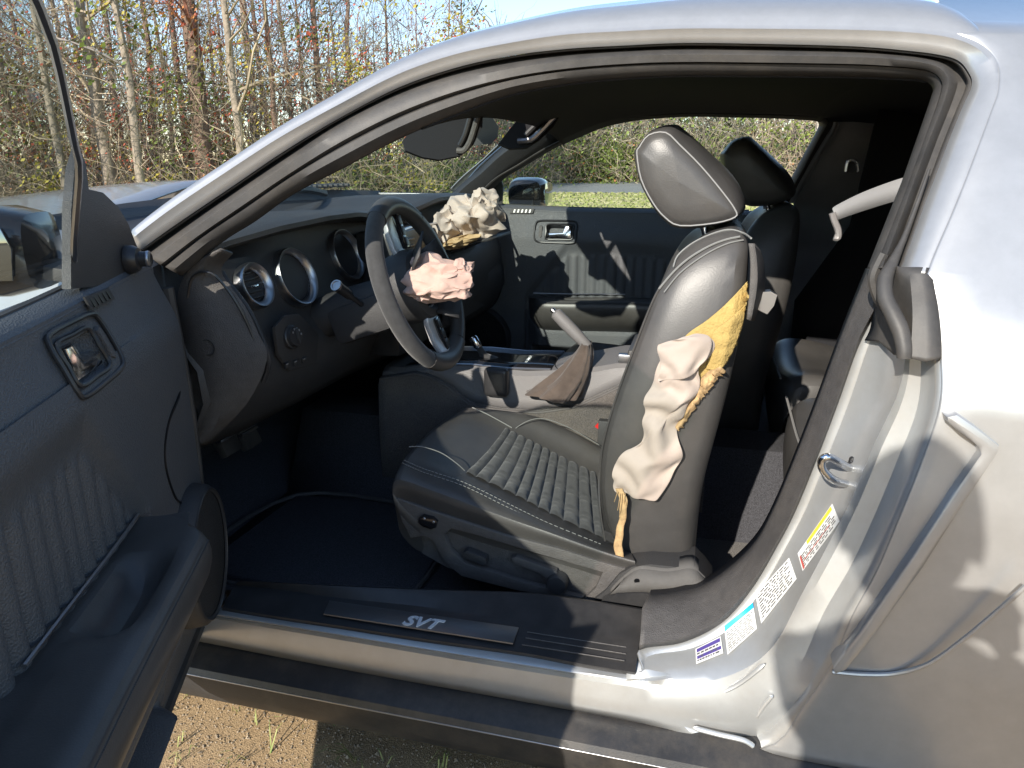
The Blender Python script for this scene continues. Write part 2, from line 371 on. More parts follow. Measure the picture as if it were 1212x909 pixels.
MB().tube(cr([US(x, y, o_) for x, y, o_ in bulb], 6), [lerpt([(0, .002), (14, .005), (24, .011), (40, .0125), (54, .010)], k) for k in range(55)], 12, flat=.9).obj('post_seal_bulb', 'rubber', car)
bulb = [(1046, 300), (1037, 318), (1034, 332), (1040, 352), (1050, 366)]
MB().tube(cr([U(x, y, Y=.075) for x, y in bulb], 5), .008, 8).obj('post_seal_bulb', 'rubber', car)
# inner trim of the post (dark grained moulding)
TN = [.165, .17, .175, .18, .185, .185, .18, .165, .15, .12, .10]
tIn = cr([U(*p, Y=y) for p, y in zip(N_, TN)], KJ); nT = len(tIn)
tOut = jT[:nT]
TM = cr([U((a[0] + b[0]) / 2, (a[1] + b[1]) / 2, Y=(y1 + y2) / 2 - .012) for a, b, y1, y2 in zip(N_, T_, TN, TY)], KJ)
TQ = cr([U(a[0] * .82 + b[0] * .18, a[1] * .82 + b[1] * .18, Y=y1 - .012) for a, b, y1, y2 in zip(N_, T_, TN, TY)], KJ)
TR = cr([U(a[0] * .1 + b[0] * .9, a[1] * .1 + b[1] * .9, Y=y2 - .012) for a, b, y1, y2 in zip(N_, T_, TN, TY)], KJ)
m = MB().grid([[p + Vector((.01, .08, -.01)) for p in tIn], tIn, TQ, TM, TR, [p + Vector((0, -.004, 0)) for p in tOut]]); m.obj('post_trim', 'plastic_grey', car, thick=.004, auto=50)
# striker on the post
sp = U(1004, 560, Y=.088)
st = empty('door_striker', (0, 0, 0), car)
MB().prism([U(x, y, Y=.092) for x, y in [(1004, 545), (1012, 536), (1016, 548), (1012, 562), (1003, 583), (996, 584), (998, 570)]], (0, -.006, 0), .002).obj('striker_plate', 'dark_metal', st)
MB().tube(cr([U(x, y, Y=yy) for x, y, yy in [(1008, 555, .09), (995, 548, .06), (981, 541, .045), (973, 545, .045), (974, 556, .045), (985, 567, .05), (999, 572, .07), (1006, 572, .09)]], 5), .0062, 10).obj('striker_loop', 'chrome', st)
for x, y in ((1010, 545), (1001, 578)): MB().lathe(U(x, y, Y=.086), (0, -1, 0), [(.0, .003), (.005, .002), (.006, 0), (.006, -.004)], 12).obj('bolt', 'dark_metal', st)

# stickers on the jamb: white sheets with printed bars
def sticker(px, name, label, bars, lines, mm='sticker', dy=-.0035):
    def at(u, v, lift=0):
        a = Vector(px[0]).lerp(Vector(px[1]), u); b = Vector(px[3]).lerp(Vector(px[2]), u); q = a.lerp(b, v)
        ty = .09
        for k in range(len(T_) - 1): pass
        p = U(q.x, q.y, Y=.1); best = None
        # distance from the jamb sheet at that pixel: blend of the jamb rows
        best = jamb_y(q.x, q.y)
        return U(q.x, q.y, Y=best + dy - lift)
    m = MB(); n = 6; m.grid([[at(i / n, j / n) for i in range(n + 1)] for j in range(n + 1)])
    root = m.obj(name, mm, car, label=label)
    for (u0, u1, v0, v1, mt) in bars:
        mb = MB(); k = 5; mb.grid([[at(u0 + (u1 - u0) * i / k, v0 + (v1 - v0) * j, .002) for i in range(k + 1)] for j in (0, 1)]); mb.obj('print_bar', mt, root)
    if lines:
        mb = MB(); rr = random.Random(len(name) + int(px[0][0])); v0, v1, nl = lines
        for i in range(nl):
            v = v0 + (v1 - v0) * i / nl; u = .05
            while u < .9:
                wd = rr.uniform(.03, .14)
                if u + wd > .95: break
                mb.grid([[at(u, vv, .002), at(u + wd, vv, .002)] for vv in (v, v + (v1 - v0) / nl * .45)]); u += wd + rr.uniform(.02, .05)
        mb.obj('print', 'ink', root)['kind'] = 'stuff'
    return root
from mathutils.bvhtree import BVHTree
_m = MB().grid([jT, jTi, jM, jN1, jL, jL2, jJ, jE0, jE]); JB = BVHTree.FromPolygons(_m.v, _m.f)
def jamb_y(x, y):
    h = JB.ray_cast(CAM, ray(x, y)); return h[0].y if h[0] else .08
sticker([(823, 768), (853, 753), (856, 773), (824, 786)], 'jamb_sticker', 'small white sticker with two purple bars', [(.05, .95, .06, .28, 'ink_purple'), (.05, .95, .52, .72, 'ink_purple')], (.34, .98, 3))
sticker([(857, 741), (891, 713), (896, 744), (861, 775)], 'jamb_sticker', 'white sticker with a bright blue header band', [(0, 1, 0, .2, 'ink_blue')], (.28, .96, 9))
sticker([(894, 704), (934, 660), (943, 685), (901, 738)], 'jamb_sticker', 'white sticker densely printed with small black text', [], (.06, .95, 9))
sticker([(944, 655), (985, 596), (994, 617), (950, 676)], 'jamb_sticker', 'white sticker with yellow header and red printing', [(.25, .95, .02, .2, 'ink_yellow'), (.02, .06, .25, .95, 'ink_red'), (.1, .8, .6, .64, 'ink_red')], (.3, .95, 6))

# ---------- quarter panel with the side scoop, and the lower body behind the door
def smooth_(a, b, x):
    t = max(0, min(1, (x - a) / (b - a))); return t * t * (3 - 2 * t)
def quarter():
    m = MB(); rows = []
    edge = [rH[i] for i in range(int(14.1 * K), n5)] + [p for p in jE[:int(10 * KJ) + 1]][3:]
    def bulge(x, z):                                          # crease line and wheel-arch swell
        b = 0.0
        t = max(0, min(1, (x - .42) / .5)); b -= .035 * t * math.exp(-((z - .80) / .10) ** 2)
        b -= .03 * max(0, min(1, (x - .35) / .4)) * math.exp(-((z - .55) / .25) ** 2)
        return b
    OFFS = [0, .003, .008, .02, .05, .10, .16, .23, .32] + [.36 + .045 * k for k in range(31)]
    for e in edge:
        row = []
        for o in OFFS:
            x = e.x + o; y0 = e.y + (ys(e.z) - e.y) * min(1, o / .05)
            y = y0 + bulge(x, e.z) * min(1, o / .12) - .004 * math.sin(min(1, o / .02) * math.pi / 2)
            tw_ = smooth_(1.05, 1.33, e.z); row.append(Vector((x, y + .02 * o * tw_, e.z - tw_ * (.03 * o + .14 * o * o))))
        rows.append(row)
    tp = OUT[int(14.2 * K) - 1][0][3]; xo = max(.004, tp.x - edge[0].x)
    rows.insert(0, [Vector((edge[0].x + o, (tp.y if o > xo else edge[0].y + (tp.y - edge[0].y) * o / xo) + 0, (tp.z + .002 - .03 * max(0, o - xo) - .14 * max(0, o - xo) ** 2) if o > xo else edge[0].z + (tp.z + .002 - edge[0].z) * o / xo)) for o in OFFS])
    m.grid(rows); arch(m, 1.15)
    return m
q = quarter(); q.obj('quarter_panel', 'paint', car, thick=.004, auto=45)
quarter().mirror().obj('quarter_panel', 'paint', car, thick=.004, auto=45)
# L-shaped scoop moulding standing proud of the panel
sc_out = [(1117, 490), (1130, 487), (1152, 502), (1180, 524), (1178, 533), (1140, 590), (1090, 665), (1035, 745), (1000, 788), (987, 793), (985, 785), (1015, 745), (1075, 655), (1125, 580), (1157, 534), (1155, 526), (1135, 510), (1118, 496)]
def yq(x, y): return US(x, y, -.012)
MB().prism([yq(x, y) + Vector((0, .02, 0)) for x, y in sc_out], (0, -.032, 0), .006).obj('scoop_moulding', 'paint', car, auto=50)
arc = [(985, 795), (1020, 798), (1060, 797), (1100, 785), (1140, 757), (1175, 728), (1215, 693)]
MB().tube(cr([US(x, y, -.012 - .03 * max(0, (x - 1060) / 150)) for x, y in arc], 6), .0035, 8).obj('lower_body_crease', 'paint', car)
# black side skirt under the sill
SK = [[(.04, .245), (.0, .238), (-.035, .226), (-.052, .218), (-.058, .205), (-.05, .165), (-.03, .13), (.0, .115), (.06, .112)]]
xs = [-2.0, -1.4, -.9, -.4, 0, .25, .5, .8]
m = MB().grid([[Vector((x, y, z + (.0 if x < .3 else -.0))) for y, z in SK[0]] for x in xs]); m.obj('side_skirt', 'skirt', car, thick=.004, auto=30)
MB().grid([[Vector((x, y, z)) for y, z in SK[0]] for x in xs]).mirror().obj('side_skirt', 'skirt', car, thick=.004, auto=30)
MB().grid([[Vector((x, -.0585, z)) for z in (.207, .2045)] for x in (-1.9, -.9, .0, .78)]).obj('skirt_highlight_strip', 'satin', car, thick=.002)

# ---------- scuff plate on the sill
plate = empty('scuff_plate', (0, 0, 0), car)
SI = [(761, 722), (700, 712), (621, 702), (500, 698), (404, 694), (330, 690), (285, 688)]
SMp = [(757, 757), (700, 748), (621, 735), (500, 718), (404, 708), (330, 698), (278, 692)]
SO = [(752, 796), (690, 786), (621, 773), (500, 756), (404, 741), (330, 730), (263, 719)]
a = cr([U(x, y, Z=.362) for x, y in SI], 4); b = cr([U(x, y, Z=.345) for x, y in SMp], 4); c_ = cr([U(x, y, Z=.337) for x, y in SO], 4)
a0 = [p + Vector((0, .05, -.03)) for p in a]; a1 = [p + Vector((0, .07, -.12)) for p in a]
MB().grid([a1, a0, a, [p.lerp(q_, .3) + Vector((0, 0, .002)) for p, q_ in zip(a, b)], b, [p.lerp(q_, .1) for p, q_ in zip(b, c_)], c_, [p + Vector((0, -.001, -.006)) for p in c_]]).obj('plate_body', 'plastic_smooth', plate, auto=25)
MB().add([U(x, y, Z=.329) for x, y in ((735, 728), (800, 728), (800, 800), (742, 806))], [(0, 1, 2, 3)]).obj('sill_corner', 'paint_jamb', car, thick=.004)
def onplate(x, y, lift=.0015): return U(x, y, Z=lerpt([(0, .345), (1, .337)], .5) + lift)
ins = [(390, 712), (614, 744), (607, 763), (383, 728)]
MB().prism([onplate(x, y) for x, y in ins], (0, 0, .003), .001).obj('plate_insert', 'insert_metal', plate)
for (xa, ya, xb, yb) in ((624, 748, 741, 766), (622, 755, 741, 774), (618, 763, 739, 782)):
    MB().tube([onplate(xa, ya, .002), onplate(xb, yb, .002)], .0011, 6).obj('plate_rib', 'plastic_grey', plate)
# lettering
def text(s, size, shear=.0, offset=0, ext=.0008):
    cu = bpy.data.curves.new('t', 'FONT'); cu.body = s; cu.size = size; cu.shear = shear; cu.offset = offset; cu.extrude = ext; cu.align_x = 'CENTER'; cu.align_y = 'CENTER'
    o = bpy.data.objects.new('t', cu); col.objects.link(o); dg = bpy.context.evaluated_depsgraph_get()
    me = bpy.data.meshes.new_from_object(o.evaluated_get(dg)); bpy.data.objects.remove(o); return me
def place_text(s, size, c, ex, ey, name, mt, parent, **kw):
    me = text(s, size, **kw); ex = ex.normalized(); n = ex.cross(ey).normalized(); ey = n.cross(ex)
    for v in me.vertices: v.co = c + ex * v.co.x + ey * v.co.y + n * v.co.z
    me.materials.clear(); me.materials.append(MT[mt]); o = bpy.data.objects.new(name, me); col.objects.link(o); o.parent = parent; return o
ca = onplate(498, 737, .0055)
place_text('SVT', .040, ca, onplate(560, 746) - onplate(440, 728), Vector((0, 1, 0)), 'lettering', 'lettering', plate, shear=.3, offset=.0012)

# ---------- floor pan and cabin shell
m = MB(); m.grid([[Vector((x, y, z)) for y, z in ((.09, .30), (.12, .24), (.2, .20), (.72, .20), (.78, .30), (.84, .42), (.98, .42), (1.04, .30), (1.1, .2), (1.62, .2), (1.7, .24), (1.73, .3))] for x in (-1.15, -.8, -.3, .2, .32)]); m.obj('floor_carpet', 'carpet_dark', car, thick=.01)
matp = [(-1.12, .26), (-1.10, .68), (-.72, .70), (-.60, .68), (-.58, .30), (-.66, .24)]
MB().prism([Vector((x, y, .207)) for x, y in matp], (0, 0, .012), .004).obj('floor_mat', 'carpet_dark', car)
MB().tube(cr([Vector((x, y, .219)) for x, y in matp], 5, True), .006, 6, closed=True).obj('mat_binding', 'plastic_grey', car)
m = MB(); m.grid([[Vector((x, y, z)) for y in (.09, .5, 1.2, 1.73)] for x, z in ((-1.15, .2), (-1.38, .32), (-1.45, .6), (-1.42, 1.0))]); m.obj('firewall', 'carpet_dark', car, thick=.02)
m = MB(); m.grid([[Vector((x, .085, z)) for x in (-1.45, -1.0, -.96)] for z in (.2, .6, 1.0)]); m.obj('kick_panel', 'plastic', car, thick=.01)
m = MB(); m.grid([[Vector((x, 1.735, z)) for x in (-1.45, -1.0, -.9)] for z in (.2, .6, 1.0)]); m.obj('kick_panel', 'plastic', car, thick=.01)
# rear footwell carpet and quarter trims
m = MB(); m.grid([[Vector((x, y, z)) for y in (.13, .4, .8, 1.2, 1.72)] for x, z in ((-.05, .205), (.16, .208), (.24, .24), (.27, .34), (.3, .45))]); m.obj('rear_footwell_carpet', 'carpet', car, thick=.01)
def qtrim(side):
    m = MB(); rows = []
    for z, y in ((.2, .14), (.45, .17), (.7, .16), (.95, .16), (1.1, .25), (1.25, .34), (1.34, .42)):
        rows.append([Vector((x, y + dx, z)) for x, dx in ((.30 + .14 * (z > .8), .10), (.46, .10), (.6, .08), (.9, .1), (1.5, .2))])
    m.grid(rows)
    if side: m.mirror()
    return m.obj('quarter_trim', 'headliner', car, thick=.008)
qtrim(0); qtrim(1)
m = MB(); m.grid([[Vector((x, y, z)) for y in (.2, .6, 1.2, 1.62)] for x, z in ((.95, .5), (1.02, .9), (1.1, 1.05), (1.5, 1.08))]); m.obj('parcel_shelf', 'headliner', car, thick=.01)
m = MB(); m.grid([[Vector((x, y, z)) for y in (.3, .6, 1.2, 1.52)] for x, z in ((1.25, 1.27), (1.5, 1.08), (1.6, 1.0))]); m.obj('rear_window', 'glass', car)
m = MB(); m.grid([[Vector((x, y, z)) for y in (-.0, .4, 1.4, 1.82)] for x, z in ((1.5, 1.02), (1.75, .99), (1.85, .97), (1.92, .9), (1.93, .6), (1.9, .35), (1.8, .3))]); m.obj('tail_panel', 'paint', car, thick=.004, sub=1)

# ---------- front: bonnet, wing, cowl, wipers
def bonnet_z(x, y):
    t = abs(y - CY) / .8; dome = .05 * math.exp(-((y - CY) / .33) ** 2)
    return 1.045 + dome - .05 * t * t - .10 * max(0, (-1.42 - x)) ** 1.4
m = MB(); m.grid([[Vector((x - .10 * (1 - ((y - CY) / .8) ** 2), y, bonnet_z(x, y))) for y in [.06 + 1.70 * j / 20 for j in range(21)]] for x in [-1.30 - .1 * i for i in range(11)]]); m.obj('bonnet', 'paint', car, thick=.006)
m = MB(); m.grid([[Vector((x - .10 * (1 - ((y - CY) / .8) ** 2), y, z + .02 * (1 - ((y - CY) / .8) ** 2))) for y in [.06 + 1.70 * j / 20 for j in range(21)]] for x, z in ((-1.30, 1.035), (-1.285, 1.0), (-1.22, .975), (-1.08, .97))]); m.obj('cowl_panel', 'plastic', car, thick=.006)
for i in range(22):
    y = .92 + .03 * i; x = -1.32 - .10 * (1 - ((y - CY) / .8) ** 2)
    MB().box((x, y, 1.062), (.045, .009, .006), bev=.003).obj('cowl_louvre', 'plastic', car)
m = MB(); m.tube(cr([(-1.22, .85, 1.03), (-1.15, .70, 1.05), (-1.10, .5, 1.055), (-1.06, .34, 1.05)], 5), .008, 6); m.obj('wiper_arm', 'plastic', car)
m = MB(); m.tube(cr([(-1.25, 1.25, 1.045), (-1.2, 1.05, 1.065), (-1.17, .86, 1.075), (-1.14, .80, 1.11)], 5), [.012] * 10 + [.008] * 5 + [.002], 6); m.obj('wiper_arm', 'plastic', car)
def wing(side):
    xs_ = [-1.0 - .035 * k for k in range(39)]; yo = lambda x: .05 * max(0, (-1.2 - x)) ** 2
    m = MB().grid([[Vector((x, ys(z) + .02 + yo(x), z)) for x in xs_] for z in [.28 + .04 * k for k in range(19)]] + [[Vector((x, .075 + yo(x), 1.025)) for x in xs_]]); arch(m, -1.62)
    if side: m.mirror()
    m.obj('front_wing', 'paint', car, thick=.004)
wing(0); wing(1)
m = MB(); m.grid([[Vector((-2.34 - .1 * (1 - ((y - CY) / .9) ** 2), y, z)) for y in [.06 + 1.70 * j / 12 for j in range(13)]] for z in (.25, .5, .8, .9)]); m.obj('front_bumper', 'paint', car, thick=.01)
def wheel(x, y, s):
    r = empty('road_wheel', (x, y, .34), car)
    MB().lathe((0, 0, 0), (0, s, 0), [(.235, -.11), (.30, -.12), (.335, -.10), (.34, 0), (.335, .10), (.30, .12), (.235, .11)], 40).obj('tyre', 'tyre', r)
    m = MB().lathe((0, 0, 0), (0, s, 0), [(.235, -.11), (.22, .0), (.235, .11)], 40)
    for k in range(5):
        a = 2 * math.pi * k / 5; d = Vector((math.cos(a), 0, math.sin(a))); m.box(d * .12 + Vector((0, s * .07, 0)), (.11, .015, .028), (d, Vector((0, 1, 0)), d.cross(Vector((0, 1, 0)))), .008)
    m.lathe((0, 0, 0), (0, s, 0), [(.06, .04), (.06, .09), (.0, .095)], 20); m.obj('rim', 'satin', r)
wheel(-1.62, .10, -1); wheel(-1.62, 1.72, 1); wheel(1.15, .12, -1); wheel(1.15, 1.70, 1)
# underbody keeps the light out from below
MB().box((0.0, CY, .165), (1.9, .78, .02)).obj('underbody', 'tyre', car)

# ---------- dashboard
def dash_x(y): return lerpt([(.1, -.985), (.2, -.965), (.28, -.945), (.4, -.90), (.55, -.862), (.68, -.85), (.85, -.862), (1.0, -.86), (1.2, -.825), (1.4, -.79), (1.6, -.77), (1.72, -.78)], y)
def dash_z(y): return lerpt([(.1, .97), (.2, .985), (.28, 1.0), (.4, 1.02), (.55, 1.032), (.68, 1.032), (.8, 1.02), (.92, 1.012), (1.05, 1.02), (1.2, 1.045), (1.4, 1.045), (1.55, 1.03), (1.72, 1.0)], y)
dash = empty('dashboard', (0, 0, 0), car)
yy = [.10 + 1.62 * j / 54 for j in range(55)]
def dprof(y):
    x, z = dash_x(y), dash_z(y); drv = 1 if y < .78 else 0
    fx = lerpt([(.1, -.955), (.3, -.915), (.5, -.90), (.78, -.89), (1.0, -.86), (1.2, -.80), (1.6, -.77), (1.72, -.79)], y)
    return [Vector(p) for p in ((-1.40, y, .985), (-1.2, y, z - .012), (x - .08, y, z), (x - .02, y, z), (x, y, z - .006), (x + .002, y, z - .016), (x - .012, y, z - .026), (min(fx, x - .02) - .035, y, z - .030),
        (fx - .03, y, .955), (fx - .004, y, .88), (fx + .004, y, .83), (fx + .012, y, .80), (fx + .035, y, .765), (fx + .04, y, .70), (fx + .0, y, .62), (fx - .08, y, .56), (fx - .3, y, .55))]
MB().grid([dprof(y) for y in yy]).obj('dash_body', 'plastic', dash, thick=.004, auto=35)
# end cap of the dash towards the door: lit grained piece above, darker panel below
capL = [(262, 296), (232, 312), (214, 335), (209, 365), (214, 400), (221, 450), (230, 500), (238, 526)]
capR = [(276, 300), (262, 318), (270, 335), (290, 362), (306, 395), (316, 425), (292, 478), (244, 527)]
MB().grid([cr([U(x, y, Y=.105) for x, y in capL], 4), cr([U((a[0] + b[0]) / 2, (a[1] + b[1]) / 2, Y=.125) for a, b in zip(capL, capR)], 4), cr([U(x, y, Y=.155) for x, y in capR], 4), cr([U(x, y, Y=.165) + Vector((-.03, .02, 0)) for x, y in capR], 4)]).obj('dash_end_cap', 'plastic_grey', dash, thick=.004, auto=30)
MB().lathe(U(247, 411, Y=.12), (0, -1, 0), [(.016, .004), (.014, .004), (.012, -.004), (.0, -.004)], 24).obj('cap_recess', 'plastic_smooth', dash)
cap2 = [(226, 330), (240, 322), (256, 328), (276, 352), (294, 385), (304, 418), (300, 430), (286, 400), (270, 368), (250, 340), (236, 336)]
MB().tube(cr([U(x, y, Y=yy_) for x, y, yy_ in [(222, 352, .112), (228, 328, .112), (246, 322, .118), (262, 334, .13), (282, 362, .14), (298, 395, .15), (308, 425, .152)]], 5), .0025, 6).obj('cap_seam', 'plastic_smooth', dash)
# side edge moulding of the fascia
MB().tube(cr([U(x, y, Y=yy_) for x, y, yy_ in [(262, 322, .16), (272, 338, .16), (292, 364, .165), (308, 396, .168), (318, 428, .168), (312, 452, .17)]], 5), .006, 8).obj('fascia_edge', 'plastic_smooth', dash)
# air vent, gauges: satin rings round dark wells
FN = Vector((.94, -.05, .33)).normalized()
def ringed(cx, cy, X, r, rr, depth, name, slats=0, n=FN):
    c = U(cx, cy, X=X); a = Vector((0, 1, 0)); a = (a - n * a.dot(n)).normalized(); b = n.cross(a)
    root = MB().lathe(c, n, [(r + rr * .2, -.012), (r + rr * .25, .004), (r + rr * .1, .009), (r, .011), (r - rr * .3, .010), (r - rr, .002), (r - rr * 1.15, -.01)], 48, e1=a).obj(name, 'satin', dash)
    MB().lathe(c, n, [(r - rr * 1.1, -.005), (r - rr * 1.15, -depth), (.0, -depth)], 40, e1=a).obj('well', 'gauge', root)
    if slats:
        for k in range(slats):
            h = (-1 + 2 * (k + .5) / slats) * (r - rr) * .95; L = math.sqrt(max(0, (r - rr) ** 2 - h * h)) * .97
            MB().box(c + b * h - n * .016, (L, .002, .012), (a, b, (n + b * .25).normalized()), .0008).obj('slat', 'plastic_smooth', root)
        MB().box(c - n * .004, (.012, .0025, .004), (a, b, n), .001).obj('tab', 'chrome', root)
    return root, c, n, a, b
ringed(302, 338, -.915, .047, .012, .04, 'air_vent', 5)
for cx, cy, X in ((350, 328, -.905), (410, 302, -.905)):
    root, c, n, a, b = ringed(cx, cy, X, .066, .010, .030, 'gauge_ring')
    MB().box(c - n * .024 + (a * .6 + b * .7) * .018, (.026, .0015, .001), ((a * .6 + b * .75).normalized(), (a * .75 - b * .6).normalized(), n)).obj('needle', 'chrome', root)
    MB().lathe(c - n * .027, n, [(.006, 0), (.006, .006), (0, .007)], 16).obj('needle_hub', 'dark_metal', root)
    for k in range(11):
        t = R(-45 + 27 * k); d = a * math.cos(t) + b * math.sin(t)
        MB().box(c - n * .0285 + d * .046, (.005, .0010, .0006), (d, n.cross(d), n)).obj('tick', 'dial_white', root)
# fascia panel below the gauges with headlamp switch
fp = [(322, 388), (334, 374), (350, 372), (364, 385), (374, 396), (372, 430), (340, 440), (326, 420)]
MB().prism([U(x, y, X=-.872) for x, y in fp], (.008, -.001, .003), .003).obj('switch_panel', 'plastic', dash)
sw = U(344, 399, X=-.862); swn = Vector((.96, -.1, .2)).normalized()
ro = MB().lathe(sw, swn, [(.026, -.004), (.026, .006), (.023, .008), (.021, .016), (.0, .018)], 32).obj('lamp_switch', 'plastic_smooth', dash)
MB().box(sw + swn * .020, (.004, .003, .017), (swn, Vector((0, 1, 0)), Vector((-.2, 0, 1)).normalized()), .002).obj('switch_grip', 'plastic', ro)
for t in (40, 75, 110, 140, 175): MB().box(sw + swn * .0185 + (Vector((0, -1, 0)) * math.cos(R(t)) + Vector((-.2, 0, 1)) * math.sin(R(t))) * .0165, (.0004, .0022, .0022), (swn, Vector((0, 1, 0)), Vector((-.2, 0, 1)).normalized())).obj('symbol', 'piping', ro)
for i, x in enumerate((340, 350, 360)):
    MB().box(U(x, 432 - i * 3, X=-.862), (.003, .010, .006), bev=.0015).obj('switch_button', 'plastic_smooth', dash); MB().box(U(x, 431 - i * 3, X=-.8585), (.0006, .004, .0012)).obj('button_mark', 'piping', dash)
# centre stack, vents in the middle, passenger side trim line
m = MB().box((-.85, .91, .80), (.06, .15, .17), bev=.02); m.obj('centre_stack', 'plastic_smooth', dash)
for k in range(4): MB().box((-.785, .80 + .0, .945 - k * .018), (.012, .055, .004), bev=.002).obj('vent_slat', 'dark_metal', dash)
MB().tube(cr([(-.79, .74, .955), (-.785, .80, .972), (-.785, .9, .975), (-.785, 1.06, .97)], 4), .004, 6).obj('stack_trim', 'satin', dash)
MB().tube(cr([(-.80, 1.06, .93), (-.775, 1.2, .925), (-.745, 1.45, .92), (-.745, 1.65, .915)], 4), .005, 6).obj('fascia_trim', 'satin', dash)
# glove box face with its lower roll
MB().grid([[Vector((x + (.02 if abs(y - 1.38) > .26 else 0) * -1, y, z)) for y in [1.08 + .62 * j / 10 for j in range(11)]] for x, z in ((-.78, .90), (-.755, .84), (-.75, .74), (-.77, .65), (-.84, .60))]).obj('glove_box', 'plastic', dash, thick=.006)

# ---------- steering column and wheel
col_ = empty('steering_column', (0, 0, 0), car)
WC = Vector((-.632, .525, .878)); TL = R(20); WN = Vector((math.cos(TL), 0, math.sin(TL))); WU = Vector((-math.sin(TL), 0, math.cos(TL))); WY = Vector((0, 1, 0))
MB().tube([WC - WN * .30, WC - WN * .2, WC - WN * .12, WC - WN * .07], [.05, .05, .046, .04], 16, flat=1.0).obj('column_shroud', 'plastic', col_)
MB().box(WC - WN * .15 - WU * .03, (.08, .055, .045), (WN, WY, WU), .02).obj('column_lower_shroud', 'plastic', col_)
# stalk with bright end cap, aimed at the door
s0 = WC - WN * .13 + Vector((0, -.05, 0)); s1 = U(398, 338, Y=.385)
MB().tube([s0, s0.lerp(s1, .4), s0.lerp(s1, .55), s0.lerp(s1, .95)], [.006, .006, .011, .012], 14).obj('stalk', 'plastic_smooth', col_)
dv = (s1 - s0).normalized()
MB().lathe(s1, dv, [(.0125, -.004), (.0135, 0), (.0125, .003), (.0098, .003), (.009, .001), (0, .0015)], 24).obj('stalk_cap', 'satin', col_)
wh = empty('steering_wheel', (0, 0, 0), car)
def WP(a, r, h=0): return WC + (WY * math.sin(a) + WU * math.cos(a)) * r + WN * h   # a=0 at the top
RW = .186
def rimseg(a0, a1, mt, name, rr=.019):
    n = max(6, int((a1 - a0) / R(6))); m = MB().tube([WP(a0 + (a1 - a0) * k / n, RW) for k in range(n + 1)], rr, 14, flat=1.12); m.obj(name, mt, wh)
rimseg(R(-30), R(38), 'leather', 'rim_grip', .0198); rimseg(R(38), R(150), 'leather', 'rim'); rimseg(R(150), R(212), 'leather', 'rim_grip', .0198); rimseg(R(212), R(330), 'suede', 'rim')
for t in (-30, 38, 150, 212):
    MB().tube([WP(R(t), RW) + (WP(R(t), 1) - WC).normalized() * 0 + ((WP(R(t), RW) - WC).normalized() * math.cos(q_) + WN * math.sin(q_)) * .0199 for q_ in [2 * math.pi * k / 14 for k in range(14)]], .0012, 5, closed=True).obj('rim_seam', 'plastic_smooth', wh)
# spokes (the wheel is turned a quarter): silver arms with button pods
def spoke(a, w0, w1, mt, name, h=-.012, r0=.055, r1=.178):
    rows = []
    for t in (0, .3, .6, .85, 1):
        r = r0 + (r1 - r0) * t; hw = w0 + (w1 - w0) * t; d = (WP(a, 1) - WC).normalized(); sd = d.cross(WN).normalized(); hh = h - .02 * (1 - t) * 0 - .012 * math.sin(t * math.pi)
        rows.append([WC + d * r + sd * s_ * hw + WN * (hh + e_) for s_, e_ in ((-1, -.006), (-.9, .004), (0, .007), (.9, .004), (1, -.006))])
    m = MB().grid(rows); return m.obj(name, mt, wh, thick=.006)
spoke(R(2), .030, .020, 'spoke_silver', 'spoke'); spoke(R(178), .036, .030, 'spoke_silver', 'spoke', h=.004); spoke(R(72), .014, .012, 'satin', 'spoke'); spoke(R(108), .014, .012, 'satin', 'spoke')
for a in (R(3), R(176)):
    d = (WP(a, 1) - WC).normalized(); sd = d.cross(WN).normalized()
    MB().box(WC + d * .125 + WN * .002 + sd * .004 * -1, (.04, .013, .006), (d, sd, WN), .004).obj('button_pod', 'piano', wh)
    for k in range(3): MB().box(WC + d * (.10 + .025 * k) + WN * .0085 + sd * -.004, (.010, .008, .0015), (d, sd, WN), .001).obj('button', 'plastic_smooth', wh)
# torn centre pad: ring of the cover with flaps bent outwards
MB().lathe(WC, WN, [(.082, -.05), (.086, -.01), (.080, .012), (.066, .020), (.058, .012), (.055, -.01), (.0, -.02)], 32).obj('centre_pad', 'plastic', wh)
for a, ln in ((R(-35), .06), (R(150), .05), (R(60), .045)):
    d = (WP(a, 1) - WC).normalized(); sd = d.cross(WN).normalized()
    MB().grid([[WC + d * (.06 + r_ * .7) + WN * (.018 + r_ * .8) + sd * s_ for s_ in (-.045, -.02, .02, .04)] for r_ in (0, ln * .5, ln)]).obj('cover_flap', 'plastic', wh, thick=.004)

